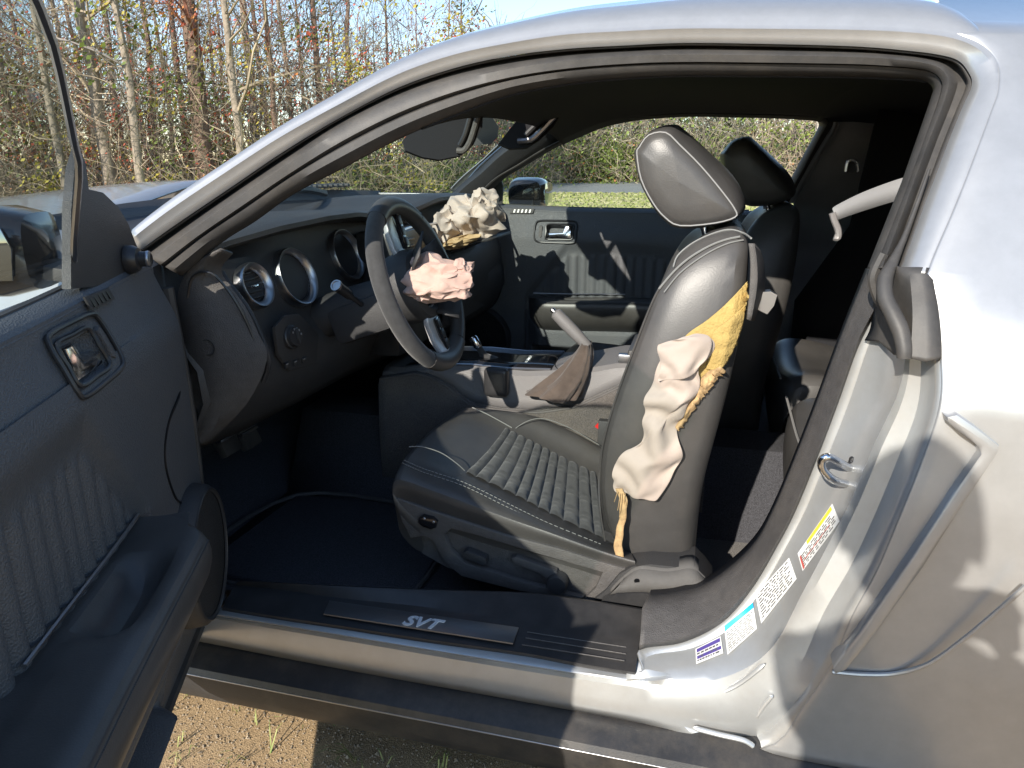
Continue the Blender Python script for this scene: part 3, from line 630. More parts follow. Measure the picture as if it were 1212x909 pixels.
# ---------- airbags: crumpled cloth
def relax(V, E, rest, fixed, project, steps, rng, jig=.0):
    """Inextensible cloth: edge lengths are restored again and again while project() squeezes it."""
    n = len(V); cnt = np.bincount(E.ravel(), minlength=n).astype(float)
    for k in range(steps):
        d = V[E[:, 1]] - V[E[:, 0]]; L = np.linalg.norm(d, axis=1) + 1e-12; c = d * ((L - rest) / L * .5)[:, None]
        acc = np.stack([np.bincount(E[:, 0], c[:, i], n) - np.bincount(E[:, 1], c[:, i], n) for i in range(3)], 1)
        move = acc / cnt[:, None] * 1.7
        if jig and k < steps * .4: move += rng.normal(0, jig, V.shape)
        move[fixed] = 0; V = project(V + move, k / steps)
    return V
def crumple(name, c, ax, seed, mt, parent, amp=1.0, lv=(2, .30, .13, .045, .012)):
    """Crumpled cloth: broad flat facets broken into ever smaller ones, with softened creases."""
    rr = random.Random(seed); bm = bmesh.new(); bmesh.ops.create_icosphere(bm, subdivisions=lv[0], radius=1)
    for v in bm.verts: v.co = (v.co + Vector((rr.gauss(0, .09), rr.gauss(0, .09), rr.gauss(0, .09)))) * (1 + amp * rr.uniform(-lv[1], lv[1] * .7))
    for a_ in lv[2:]:
        old = set(bm.verts); bmesh.ops.subdivide_edges(bm, edges=bm.edges[:], cuts=1, use_grid_fill=True); bmesh.ops.triangulate(bm, faces=[f for f in bm.faces if len(f.verts) > 3])
        for v in bm.verts:
            if v not in old: v.co += Vector((rr.gauss(0, .5), rr.gauss(0, .5), rr.gauss(0, .5))) * a_ * amp + v.co.normalized() * rr.uniform(-1, .8) * a_ * amp
    bmesh.ops.smooth_vert(bm, verts=bm.verts[:], factor=.35, use_axis_x=True, use_axis_y=True, use_axis_z=True)
    for v in bm.verts: q_ = v.co.copy(); v.co = Vector(c) + ax[0] * q_.x + ax[1] * q_.y + ax[2] * q_.z
    me = bpy.data.meshes.new(name); bm.to_mesh(me); bm.free(); me.materials.append(MT[mt]); me.polygons.foreach_set('use_smooth', [True] * len(me.polygons)); me.set_sharp_from_angle(angle=R(60))
    o = bpy.data.objects.new(name, me); col.objects.link(o); o.parent = parent; return o
c1 = U(521, 333, Y=.475)
ab = empty('driver_airbag', (0, 0, 0), car)
crumple('bag_cloth', c1, (Vector((.088, .015, -.006)), Vector((-.01, .055, 0)), Vector((.004, 0, .050))), 6, 'airbag', ab, lv=(2, .20, .13, .045, .010))
crumple('bag_fold', U(500, 345, Y=.47), (Vector((.03, .01, -.012)), Vector((0, .035, 0)), Vector((.008, 0, .026))), 9, 'airbag', ab)
crumple('bag_fold', U(548, 322, Y=.50), (Vector((.026, 0, .004)), Vector((0, .035, 0)), Vector((0, 0, .026))), 12, 'airbag', ab)
pb = empty('passenger_airbag', (0, 0, 0), car)
crumple('bag_cloth', U(560, 258, Y=1.22), (Vector((.10, -.03, .02)), Vector((0, .12, 0)), Vector((-.02, 0, .078))), 21, 'airbag_cream', pb, amp=1.1)
crumple('bag_fold', U(532, 268, Y=1.14), (Vector((.055, 0, .0)), Vector((0, .07, 0)), Vector((0, 0, .07))), 33, 'airbag_cream', pb, amp=1.1)
crumple('bag_fold', U(577, 246, Y=1.22), (Vector((.045, 0, .01)), Vector((0, .07, 0)), Vector((-.02, 0, .055))), 37, 'airbag_cream', pb, amp=1.1)
crumple('bag_tether', U(540, 287, Y=1.12), (Vector((.07, 0, .015)), Vector((0, .06, 0)), Vector((0, 0, .022))), 27, 'tether', pb)
# lid of the passenger bag left standing open
MB().grid([[U(x, y, Y=1.12) + Vector((0, d_, 0)) for x, y in ((528, 300), (545, 292), (562, 285), (580, 282))] for d_ in (0, .1, .25)]).obj('airbag_lid', 'plastic', pb, thick=.008)

# ---------- pedals
for x, y in ((266, 519), (291, 512)):
    c = U(x, y, X=-1.2); r = empty('pedal', (0, 0, 0), car)
    MB().box(c, (.012, .035, .045), (Vector((.9, 0, .4)).normalized(), Vector((0, 1, 0)), Vector((-.4, 0, .9)).normalized()), .006).obj('pad', 'rubber', r)
    MB().box(c + Vector((.008, 0, .004)), (.008, .037, .004), (Vector((.9, 0, .4)).normalized(), Vector((0, 1, 0)), Vector((-.4, 0, .9)).normalized()), .002).obj('pad_trim', 'satin', r)
    MB().tube([c + Vector((-.01, 0, .03)), c + Vector((-.12, 0, .25))], .008, 8).obj('arm', 'dark_metal', r)

# ---------- centre console, gear lever, hand brake
con = empty('centre_console', (0, 0, 0), car)
def pz(x): return lerpt([(-.80, .585), (-.72, .60), (-.6, .605), (-.45, .60), (-.30, .615), (-.2, .64), (0, .65), (.2, .65)], x)
xs = [-.86 + .90 * j / 26 for j in range(27)]
def side_top(x): return lerpt([(-.86, .56), (-.74, .585), (-.66, .555), (-.60, .505), (-.5, .497), (-.40, .50), (-.30, .525), (-.22, .57), (-.17, .60), (0, .62), (.2, .63)], x)
MB().grid([[Vector((x, .76, .22)), Vector((x, .755, .40)), Vector((x, .765, side_top(x) - .012)), Vector((x, .775, side_top(x))), Vector((x, .79, side_top(x) + .002))] for x in xs]).obj('console_side', 'carpet', con, thick=.006)
MB().grid([[Vector((x, .79, side_top(x) + .002)), Vector((x, .795, min(pz(x) - .01, side_top(x) + .03))), Vector((x, .80, pz(x) - .008)), Vector((x, .812, pz(x))), Vector((x, .91, pz(x) + .004)), Vector((x, 1.01, pz(x))), Vector((x, 1.03, pz(x) - .02)), Vector((x, 1.05, .3))] for x in xs]).obj('console_top', 'console_grey', con, thick=.005, auto=30)
MB().tube(cr([Vector((x, .772, side_top(x) + .002)) for x in xs], 2), .005, 8).obj('console_rim', 'plastic_grey', con)
# front storage pocket bulge
MB().box(U(588, 452, Y=.782), (.034, .016, .040), bev=.014, seg=4).obj('knee_pad', 'plastic_smooth', con)
MB().grid([[Vector((x, y, pz(x) + .006)) for y in (.815, .87, .95, 1.005)] for x in (-.80, -.7, -.6, -.5, -.38)]).obj('shifter_plate', 'piano', con, thick=.003)
for y in (.812, 1.008): MB().tube([Vector((x, y, pz(x) + .007)) for x in (-.8, -.7, -.6, -.5, -.38)], .0035, 6).obj('plate_trim', 'satin', con)
g0 = U(577, 428, Y=.90); g1 = U(563, 405, Y=.90)
gl = empty('gear_lever', (0, 0, 0), con); gl.parent = car
MB().tube(cr([g0 + Vector((.02, 0, -.03)), g0, g0.lerp(g1, .5), g1], 3), [.05, .045, .04, .03, .02, .012, .010, .009, .009, .009][:10], 12).obj('lever_boot', 'suede', gl)
MB().lathe(g1, (g1 - g0).normalized(), [(.008, -.02), (.0125, -.012), (.013, .012), (.011, .017), (0, .018)], 20).obj('lever_cap', 'chrome', gl)
hb = empty('hand_brake', (0, 0, 0), car)
h0 = U(694, 408, Y=.84); h1 = U(656, 369, Y=.84)
MB().tube([h0 + (h0 - h1) * .08, h0, h0.lerp(h1, .3), h0.lerp(h1, .7), h0.lerp(h1, .95), h1], [.012, .014, .0165, .0175, .0165, .008], 14).obj('grip', 'console_grey', hb)
MB().lathe(h1, (h1 - h0).normalized(), [(.007, -.003), (.007, .008), (.005, .011), (0, .011)], 16).obj('button', 'satin', hb)
# suede boot: soft pyramid from the handle down to the console side
b_top = [(688, 404), (697, 403), (704, 410), (701, 418), (692, 416)]
brows = []
ctr = [(697, 406, .017, .835), (697, 418, .028, .825), (693, 432, .044, .81), (686, 446, .060, .795), (677, 458, .078, .785), (668, 468, .090, .78)]
for x, y, rr, Y_ in ctr:
    c = U(x, y, Y=Y_); row = []
    for k in range(36):
        q_ = 2 * math.pi * k / 36; wob = 1 + .5 * noise.noise(Vector((math.cos(q_) * 3.2, math.sin(q_) * 3.2, y * .06))) + .25 * noise.noise(Vector((math.cos(q_) * 7, math.sin(q_) * 7, y * .2)))
        ex = rr * (1.15 if math.cos(q_) < 0 else .42)
        row.append(c + Vector((math.cos(q_) * ex * wob, math.sin(q_) * (.02 + rr * .42) * wob, math.cos(q_) * rr * -.0)))
    brows.append(row)
MB().grid(brows, cu=True).obj('boot', 'suede_brown', hb, sub=1)
MB().tube(cr([U(x, y, Y=.80) for x, y in ((648, 428), (652, 421), (660, 424), (657, 432), (662, 440), (658, 447))], 4), .0015, 5).obj('loose_wire', 'gauge', hb)
# armrest box and rear part of the console
MB().box((-.07, .91, .655), (.11, .105, .03), bev=.02).obj('armrest_lid', 'leather', con)
MB().box(U(741, 424, Y=.82), (.02, .012, .012), bev=.004).obj('console_switch', 'satin', con)

# ---------- seats
SC = .52                                                   # driver seat centre line
A_ = [(732, 664, 823, 670), (712, 625, 826, 640), (706, 580, 831, 590), (708, 530, 847, 535), (722, 480, 862, 480), (738, 440, 874, 430), (755, 395, 884, 380), (773, 350, 889, 330), (787, 325, 891, 300), (800, 305, 890, 286), (822, 289, 882, 277), (842, 281, 870, 274)]
SEC = [(.06, -.955), (.22, -1.0), (.55, -1.0), (.86, -.985), (.985, -.90), (1.0, -.5), (1.0, .5), (.985, .90), (.86, .985), (.55, 1), (.22, 1), (.06, .955), (0, .86), (.05, .72), (.2, .5), (.24, 0), (.2, -.5), (.05, -.72), (0, -.86)]
def back_rows():
    rows = []
    for i, (fx, fy, rx, ry) in enumerate(A_):
        f = U(fx, fy, Y=.285); r = U(rx, ry, Y=.285); hw = [.225, .245, .252, .255, .255, .25, .24, .225, .21, .195, .175, .14][i]
        rows.append([Vector((f.x + (r.x - f.x) * t, SC + s_ * hw, f.z + (r.z - f.z) * t)) for t, s_ in SEC])
    top = rows[-1]; c = sum(top, Vector()) / len(top)
    rows.append([p.lerp(c, .5) + Vector((0, 0, .003)) for p in top]); rows.append([p.lerp(c, .95) + Vector((0, 0, .004)) for p in top])
    return rows
CA = [(754, 182), (757, 174), (768, 160), (788, 157), (805, 172), (830, 197), (855, 227), (870, 248), (870, 257), (846, 264), (805, 267), (787, 257), (773, 240), (759, 212)]
CB = [(752, 183), (756, 174), (772, 155), (798, 147), (812, 155), (845, 185), (868, 208), (880, 230), (880, 250), (848, 266), (805, 269), (786, 259), (772, 241), (758, 213)]
def head_rows():
    a = [U(x, y, Y=.39) for x, y in CA]; b = [U(x, y, Y=.50) for x, y in CB]; c = sum(a, Vector()) / len(a)
    a = cr(a, 3, True); b = cr(b, 3, True)
    def at(P, Y): return [Vector((p.x, Y, p.z)) for p in P]
    rows = [[p.lerp(Vector((c.x, .376, c.z)), .999) for p in at(a, .376)], [p.lerp(Vector((c.x, .378, c.z)), .5) for p in at(a, .378)], [p.lerp(Vector((c.x, .381, c.z)), .15) for p in at(a, .381)], at(a, .39), [p.lerp(q_, .45) for p, q_ in zip(at(a, .41), at(b, .41))], [p.lerp(q_, .9) for p, q_ in zip(at(a, .46), at(b, .46))], at(b, SC)]
    rows += [[Vector((p.x, 2 * SC - p.y, p.z)) for p in r] for r in reversed(rows[:-1])]
    return rows, at(a, .389)
RA = [(474, 585), (506, 598), (548, 613), (600, 629), (660, 643), (716, 661)]
RB = [(468, 564), (500, 577), (548, 594), (600, 614), (660, 633), (716, 654)]
RC = [(478, 546), (503, 557), (550, 573), (600, 597), (650, 621), (712, 646)]
RD = [(487, 531), (508, 540), (551, 561), (605, 586), (655, 612), (716, 641)]
RE = [(536, 487), (565, 492), (598, 508), (630, 524), (665, 542), (706, 562)]
RF = [(556, 482), (580, 484), (608, 485), (640, 492), (675, 507), (712, 530)]
cD = [U(x, y, Y=.345) for x, y in RD]; cE = [U(x, y, Y=.635) for x, y in RE]
def cushion_rows():
    ra = [U(x, y, Y=.25) for x, y in RA]; rb = [U(x, y, Y=.232) for x, y in RB]; rc = [U(x, y, Y=.285) for x, y in RC]; rf = [U(x, y, Y=.70) for x, y in RF]
    dE = [p + Vector((0, .01, -.004)) for p in cE]; dD = [p + Vector((0, -.004, -.002)) for p in cD]
    rm = [p.lerp(q_, .5) + Vector((0, 0, -.012 if i > 1 else .008)) for i, (p, q_) in enumerate(zip(cD, cE))]
    rg = [p + Vector((0, .06, -.03)) for p in rf]; rh = [p + Vector((0, .065, -.10)) for p in rf]
    ra0 = [p + Vector((0, .01, -.05)) for p in ra]
    rows = [ra0, ra, rb, rc, [p.lerp(q_, .5) + Vector((0, 0, .004)) for p, q_ in zip(rc, dD)], dD, rm, dE, [p.lerp(q_, .5) + Vector((0, 0, .012)) for p, q_ in zip(dE, rf)], rf, rg, rh]
    out = []
    for r in rows:
        f = r[0]; out.append([f + Vector((.045, 0, -.10)), f + Vector((-.010, 0, -.055)), f + Vector((-.016, 0, -.018))] + r + [r[-1] + Vector((.06, 0, -.01))])
    return out
seat = empty('driver_seat', (0, 0, 0), car)
MB().grid(cushion_rows()).obj('cushion', 'leather', seat, sub=2)
BR = back_rows(); MB().grid(BR, cu=True).obj('backrest', 'leather', seat, sub=1)
hr, hp = head_rows()
MB().grid(hr, cu=True).obj('headrest', 'leather', seat, auto=60)
MB().tube(hp, .0016, 6, closed=True).obj('headrest_piping', 'piping', seat)
for Y_ in (.46, .58): MB().tube([U(832, 262, Y=.5) * 1 + Vector((0, Y_ - .5, 0)), U(838, 284, Y=.5) + Vector((0, Y_ - .5, 0))], .007, 10).obj('headrest_post', 'chrome', seat)
# rolled insert of the cushion: each roll is its own piece
NR = 11
pD, pE = cr(cD[2:], 12), cr(cE[2:], 12)
def along(P, t):
    f = t * (len(P) - 1); i = min(int(f), len(P) - 2); return P[i].lerp(P[i + 1], f - i)
for k in range(NR):
    t0, t1 = k / NR, (k + 1) / NR; rows = []
    for i in range(8):
        t = t0 + (t1 - t0) * i / 7; hgt = math.sin(math.pi * i / 7) ** .6; row = []
        a_, b_ = along(pD, t) + Vector((0, .004, .0)), along(pE, t)
        for j in range(41):
            s_ = j / 40; p = a_.lerp(b_, s_); pin = min(abs(s_ - q_) for q_ in (0.0, .16, .22, .47, .53, .78, .84, 1.0)); ph = min(1, pin / .025)
            row.append(p + Vector((0, 0, -.007 * math.sin(math.pi * s_) + .001 + .0085 * hgt * (.5 + .5 * ph))))
        rows.append(row)
    MB().grid(rows).obj('cushion_roll', 'suede', seat, auto=80)
# double stitching on the bolster
for dz, dy in ((.0035, 0), (.001, -.010)):
    pts = cr([U(x, y, Y=.285) + Vector((0, dy, dz)) for x, y in RC[0:6]], 30); m = MB()
    for i in range(0, len(pts) - 1, 1):
        if i % 3 != 2: m.tube([pts[i], pts[i + 1]], .0009, 4)
    o = m.obj('stitching', 'thread', seat); o['kind'] = 'stuff'
fs = cr([U(x, y, Y=yv) for x, y, yv in [(484, 533, .30), (500, 533, .31), (522, 540, .325), (540, 552, .335), (550, 561, .345)]], 6)
MB().tube([p + Vector((0, 0, .008)) for p in fs], .0011, 5).obj('front_seam', 'thread', seat)
MB().tube([p + Vector((0, 0, .013)) for p in cr([U(x, y, Y=.645) for x, y in [(559, 488), (575, 495), (590, 503), (606, 512)]], 5)], .0016, 5).obj('front_seam', 'thread', seat)
fb = cr([U(x, y, Y=yv) + Vector((0, 0, .008)) for x, y, yv in [(608, 512, .648), (622, 503, .66), (637, 499, .67), (655, 502, .68), (680, 513, .69), (709, 530, .70)]], 8)
MB().tube(fb, .0011, 5).obj('bolster_seam', 'thread', seat)
# backrest seams: piping at the top and the front edge
def onback(px, lift=.003, Y0=.268):
    return [U(x, y, Y=Y0) + Vector((0, -lift, 0)) for x, y in px]
BT = BVHTree.FromPolygons([p for r in BR for p in r], [(i * 19 + j, i * 19 + (j + 1) % 19, (i + 1) * 19 + (j + 1) % 19, (i + 1) * 19 + j) for i in range(len(BR) - 1) for j in range(19)])
def hitback(x, y, lift=0):
    h = BT.ray_cast(CAM, ray(x, y)); p = h[0] if h[0] else U(x, y, Y=.28); return p - ray(x, y) * lift
for L in ([(797, 316), (802, 303), (818, 289), (840, 278), (862, 272), (880, 276), (889, 282)], [(780, 342), (797, 322), (815, 306), (838, 292), (858, 284), (876, 280)], [(716, 640), (710, 600), (709, 560), (716, 515), (732, 462), (752, 408), (770, 362), (782, 338)]):
    pts = cr([hitback(x, y, .002) for x, y in L], 5); MB().tube(pts, .0019, 5).obj('backrest_seam', 'thread' if L[0][0] != 716 else 'leather', seat)
MB().tube(cr([hitback(x, y, .001) for x, y in [(786, 346), (802, 326), (820, 311), (842, 297), (862, 288), (880, 284)]], 5), .0013, 5).obj('backrest_seam', 'thread', seat)
# moulded shell behind the backrest
shell = [[(887, 288), (889, 310), (888, 340), (885, 378)], [(893, 288), (896, 310), (896, 340), (889, 380)], [(900, 296), (905, 315), (905, 345), (893, 380)]]
MB().grid([cr([U(x, y, Y=Y_) for x, y in r], 4) for r, Y_ in zip(shell, (.275, .28, .34))] + [cr([U(x, y, Y=.7) for x, y in shell[2]], 4)]).obj('backrest_shell', 'plastic_grey', seat, thick=.004)
MB().prism([U(x, y, Y=.33) for x, y in [(899, 346), (912, 345), (920, 349), (916, 362), (908, 372), (892, 364)]], (0, .03, 0), .004).obj('tilt_latch', 'satin', seat)
# tear in the side: foam, cloth and the loose strip
def sheet(name, left, right, mt, bul, amp, seed, parent, lift=.004, n=30, m_=16, freq=26, thick=.002, jag=0, slack=0, out=.03, sub=0):
    L, Rr = cr([Vector((*p, 0)) for p in left], 8), cr([Vector((*p, 0)) for p in right], 8); rows = []; base = []; nrm = []
    for i in range(n + 1):
        t = i / n; a_, b_ = along(L, t), along(Rr, t); row = []
        if jag: b_ = b_ + Vector((noise.noise(Vector((i * .9, seed, 0))) * jag + noise.noise(Vector((i * .33, seed, 3))) * jag, noise.noise(Vector((i * .7, seed, 9))) * jag, 0))
        for j in range(m_ + 1):
            s_ = j / m_; q_ = a_.lerp(b_, s_); p = hitback(q_.x, q_.y)
            e_ = min(1, 4 * min(s_, 1 - s_)) * min(1, 5 * min(t + .05, 1 - t + .02)); w_ = p * freq
            o = Vector((seed, seed * 2, seed * 3)); wv = w_ * .45 + Vector((noise.noise(w_ * .5 + o), noise.noise(w_ * .5 - o), noise.noise(w_ * .4 + o))) * .7
            rdg = lambda q: (1 - min(1, abs(noise.noise(q)) * 2.4)) ** 2
            d = bul * math.sin(math.pi * s_) * (.5 + .5 * e_) + amp * e_ * (.9 * rdg(wv + o) - .6 * rdg(wv * 1.1 - o) + .35 * rdg(wv * 2.6 + o) - .25 * rdg(wv * 2.3 - o) + .4 * noise.noise(w_ * .5 + o))
            row.append(p - ray(q_.x, q_.y) * (lift + d)); base.append(p); nrm.append(-ray(q_.x, q_.y))
        rows.append(row)
    if slack:
        w1 = m_ + 1; V = np.array([list(p) for r in rows for p in r]); Bp = np.array([list(p) for p in base]); Nn = np.array([list(p) for p in nrm]); idx = np.arange(len(V)).reshape(n + 1, w1)
        E = np.concatenate([np.stack([idx[a0:a1, b0:b1].ravel(), idx[c0:c1, d0:d1].ravel()], 1) for a0, a1, b0, b1, c0, c1, d0, d1 in ((0, n, 0, w1, 1, n + 1, 0, w1), (0, n + 1, 0, m_, 0, n + 1, 1, w1), (0, n, 0, m_, 1, n + 1, 1, w1), (0, n, 1, w1, 1, n + 1, 0, m_), (0, n + 1, 0, m_ - 1, 0, n + 1, 2, w1), (0, n - 1, 0, w1, 2, n + 1, 0, w1))])
        rest = np.linalg.norm(V[E[:, 1]] - V[E[:, 0]], axis=1) * (1 + slack); fx = np.zeros(len(V), bool); fx[idx[0]] = True; fx[idx[-1, :3]] = True; fx[idx[::7, 0]] = True; fx[idx[::9, -1]] = True
        B0 = V.copy()
        def project(Q, t):
            h = ((Q - Bp) * Nn).sum(1); Q = Q + Nn * (np.clip(h, lift * .6, out) - h)[:, None]; lat = Q - B0; hh = (lat * Nn).sum(1)[:, None] * Nn; lt = lat - hh; l = np.linalg.norm(lt, axis=1) + 1e-9; return B0 + hh + lt * np.minimum(1, .012 / l)[:, None]
        rng = np.random.default_rng(seed); V = relax(V + Nn * rng.normal(0, .004, (len(V), 1)), E, rest, fx, project, 320, rng, .0006); rows = [[Vector(V[idx[i, j]]) for j in range(w1)] for i in range(n + 1)]
    return MB().grid(rows).obj(name, mt, parent, thick=thick, off=-1, auto=75, sub=sub)
tear = empty('seat_airbag', (0, 0, 0), car)
sheet('exposed_foam', [(884, 333), (862, 357), (838, 378), (812, 397), (800, 420), (790, 470), (800, 500)], [(885, 340), (881, 372), (873, 400), (862, 425), (851, 438), (832, 464), (804, 500)], 'foam', .002, .004, 3, tear, .002, freq=14, n=60, jag=3.0)
sheet('foam_lip', [(868, 376), (848, 390), (843, 398), (840, 415), (836, 437)], [(884, 358), (880, 378), (872, 404), (862, 425), (852, 438)], 'foam', .003, .003, 5, tear, .007, freq=30, n=40, jag=1.6)
sheet('torn_edge', [(852, 433), (838, 440), (828, 452), (822, 466), (808, 492), (800, 505)], [(856, 440), (848, 449), (838, 462), (828, 474), (812, 497), (803, 510)], 'foam_torn', .004, .008, 8, tear, .006, freq=60, n=50, jag=4.0)
sheet('bag_cloth', [(782, 408), (780, 425), (776, 445), (769, 465), (765, 482), (762, 500), (752, 520), (738, 540), (729, 555), (728, 572), (731, 583)], [(822, 396), (838, 404), (840, 414), (831, 435), (827, 455), (817, 475), (808, 495), (803, 520), (804, 545), (790, 568), (775, 586)], 'seat_bag', .012, .006, 11, tear, .012, 32, 12, 15, slack=.15, out=.036, sub=2)
sheet('bag_flap', [(780, 407), (781, 420), (781, 440), (779, 452)], [(820, 396), (838, 402), (834, 425), (822, 440)], 'seat_bag', .010, .004, 14, tear, .030, 11, 9, 20, slack=.14, out=.052, sub=2)
strip = [(733, 578, .008), (738, 592, .012), (737, 612, .012), (733, 632, .014), (732, 650, .014), (735, 664, .012)]
ws = [4, 4.5, 4, 4.5, 5, 4]
MB().grid([[U(x + s_ * w_ + math.sin(y * .3) * .6, y, Y=.262 - l_) for s_ in (-1, -.3, .4, 1)] for (x, y, l_), w_ in zip([tuple(v) for v in cr([Vector(p) for p in strip], 4)], [lerpt([(i, v) for i, v in enumerate(ws)], k / 4) for k in range(21)])]).obj('loose_strip', 'foam_torn', tear, thick=.003)
for k, (x0, y0, x1, y1) in enumerate(((731, 582, 727, 594), (734, 584, 731, 604), (738, 584, 742, 600), (736, 584, 733, 612), (740, 584, 739, 598))):
    MB().tube(cr([U(x0, y0, Y=.245), U((x0 + x1) / 2 + 2 * math.sin(k * 3), (y0 + y1) / 2, Y=.243), U(x1, y1, Y=.248)], 3), .0008, 4).obj('loose_thread', 'foam_torn', tear)
# plastic side shield of the seat with its controls
shield = empty('seat_shield', (0, 0, 0), seat)
pl = [(474, 588), (520, 604), (600, 631), (660, 646), (716, 664), (745, 672), (722, 700), (705, 709), (640, 698), (580, 686), (530, 672), (500, 655), (484, 630)]
MB().prism([U(x, y, Y=.262) for x, y in pl], (0, .12, 0)).obj('shield_panel', 'plastic_grey', seat)
rimp = [(472, 587), (510, 600), (600, 630), (660, 645), (714, 662), (746, 671), (724, 700), (704, 710), (690, 708), (706, 692), (714, 674), (640, 653), (560, 629), (536, 623), (528, 630), (536, 648), (552, 663), (620, 685), (692, 704), (680, 707), (610, 695), (548, 679), (528, 662), (515, 638), (505, 632), (488, 634), (477, 612)]
MB().prism([U(x, y, Y=.256) for x, y in rimp], (0, -.012, 0), .004).obj('shield_rim', 'plastic_grey', seat)
MB().prism([U(x, y, Y=.243) for x, y in [(497, 611), (502, 608), (514, 611), (519, 616), (517, 623), (511, 625), (500, 621), (496, 617)]], (0, -.008, 0), .003).obj('lumbar_switch', 'piano', seat)
for x, y in ((502, 614), (513, 618)): MB().lathe(U(x, y, Y=.2345), (0, -1, 0), [(.003, 0), (.002, .001), (0, .001)], 10).obj('switch_dot', 'satin', seat)
MB().prism([U(x, y, Y=.258) for x, y in [(551, 649), (556, 647), (578, 656), (579, 663), (574, 665), (552, 656)]], (0, -.018, 0), .004).obj('seat_slider', 'plastic', seat)
MB().prism([U(x, y, Y=.258) for x, y in [(607, 657), (612, 655), (660, 672), (664, 682), (652, 684), (640, 675), (610, 664)]], (0, -.014, 0), .004).obj('recline_lever', 'plastic_grey', seat)
MB().lathe(U(661, 686, Y=.258), (0, -1, 0), [(.0215, 0), (.0215, .020), (.019, .025), (.0, .026)], 32).obj('recline_knob', 'plastic', seat)
# hinge cover behind the shield, belt anchor strap
hc = [(704, 709), (716, 700), (733, 680), (748, 671), (770, 668), (800, 671), (822, 670), (834, 682), (843, 694), (806, 712), (795, 718), (760, 716)]
MB().prism([U(x, y, Y=.235) for x, y in hc], (0, .08, 0), .004).obj('hinge_cover', 'plastic', seat)
MB().grid([[p + Vector((0, o_, 0)) for p in cr([U(x, y, Y=.225) for x, y in ((722, 700), (738, 684), (757, 673), (790, 676), (818, 672), (830, 682), (843, 697))], 4)] for o_ in (0, .05)] + [[p + Vector((0, -.004, -.03)) for p in cr([U(x, y, Y=.225) for x, y in ((722, 704), (738, 700), (757, 698), (790, 698), (818, 697), (830, 697), (843, 703))], 4)]][:0]).obj('anchor_strap_edge', 'webbing', seat, thick=.003)
MB().grid([cr([U(x, y, Y=.228) for x, y in ((740, 684), (757, 673), (790, 676), (818, 672), (830, 682), (843, 696))], 4), cr([U(x, y, Y=.215) for x, y in ((732, 694), (755, 690), (790, 690), (815, 690), (828, 694), (838, 700))], 4), cr([U(x, y, Y=.212) for x, y in ((722, 703), (752, 700), (790, 703), (806, 707), (818, 706), (828, 706))], 4)]).obj('anchor_strap', 'webbing', seat, thick=.003)
MB().lathe(U(754, 688, Y=.215), (0, -1, 0), [(.006, 0), (.005, .002), (0, .002)], 14).obj('anchor_bolt', 'gauge', seat)
MB().prism([U(x, y, Y=.205) for x, y in [(730, 703), (760, 702), (790, 705), (792, 712), (760, 718), (712, 712)]], (0, .02, 0), .003).obj('anchor_cover', 'plastic_smooth', seat)
# belt buckle with its red button, between seat and console
MB().box(U(716, 516, Y=.745), (.018, .012, .045), bev=.005).obj('belt_buckle', 'plastic', car)
MB().prism([U(x, y, Y=.735) for x, y in [(704, 505), (708, 501), (719, 499), (719, 506), (708, 508)]], (0, .015, 0), .002).obj('buckle_button', 'red', car)

# passenger seat: the same seat a little further back, undamaged
ps = empty('passenger_seat', (.17, .80, 0), car)
for src in [o for o in list(seat.children) if o.name.split('.')[0] in ('cushion', 'backrest', 'headrest', 'headrest_post')]:
    c = src.copy(); col.objects.link(c); c.parent = ps
# rear bench: two buckets
rb = empty('rear_bench', (0, 0, 0), car)
for y0 in (.58, 1.24):
    rows = []
    for x, z, hw in ((.25, .30, .24), (.215, .42, .26), (.205, .52, .27), (.225, .575, .272), (.28, .59, .27), (.40, .575, .26), (.6, .52, .25), (.78, .5, .25)):
        rows.append([Vector((x + .03 * abs(s_) ** 3 * (x < .3), y0 + s_ * hw, z + dz)) for s_, dz in ((-1, -.06), (-.97, -.01), (-.85, .012), (-.6, .0), (-.3, -.012), (0, -.015), (.3, -.012), (.6, 0), (.85, .012), (.97, -.01), (1, -.06))])
    MB().grid(rows).obj('bench_cushion', 'leather', rb, sub=2)
    MB().tube(cr([Vector((.222, y0 + s_ * .27, .583 - .01 * (1 - abs(s_)))) for s_ in (-.9, -.5, 0, .5, .9)], 5), .003, 6).obj('bench_piping', 'piping', rb)
    rows = []
    for x, z, hw in ((.74, .45, .24), (.70, .55, .25), (.72, .7, .26), (.80, .88, .26), (.86, 1.0, .24), (.92, 1.02, .22), (1.0, 1.0, .2)):
        rows.append([Vector((x + dx, y0 + s_ * hw, z)) for s_, dx in ((-1, .08), (-.9, .0), (-.6, .01), (0, .03), (.6, .01), (.9, 0), (1, .08))])
    MB().grid(rows).obj('bench_back', 'leather', rb, sub=1)
# shoulder belt running from its guide into the rear post
sb = empty('shoulder_belt', (0, 0, 0), car)
MB().grid([cr([U(x, y, Y=Y_) for x, y, Y_ in [(1095, 203, .36), (1060, 213, .38), (1020, 228, .41), (990, 243, .43), (986, 247, .43)]], 4), cr([U(x, y, Y=Y_) for x, y, Y_ in [(1095, 230, .36), (1060, 238, .38), (1024, 249, .41), (995, 259, .43), (990, 262, .43)]], 4)]).obj('webbing', 'web_light', sb, thick=.002)
MB().tube(cr([U(x, y, Y=.43) for x, y in ((985, 252), (988, 262), (992, 272), (992, 281), (987, 281))], 4), .006, 8).obj('belt_guide', 'strap_plate', sb)
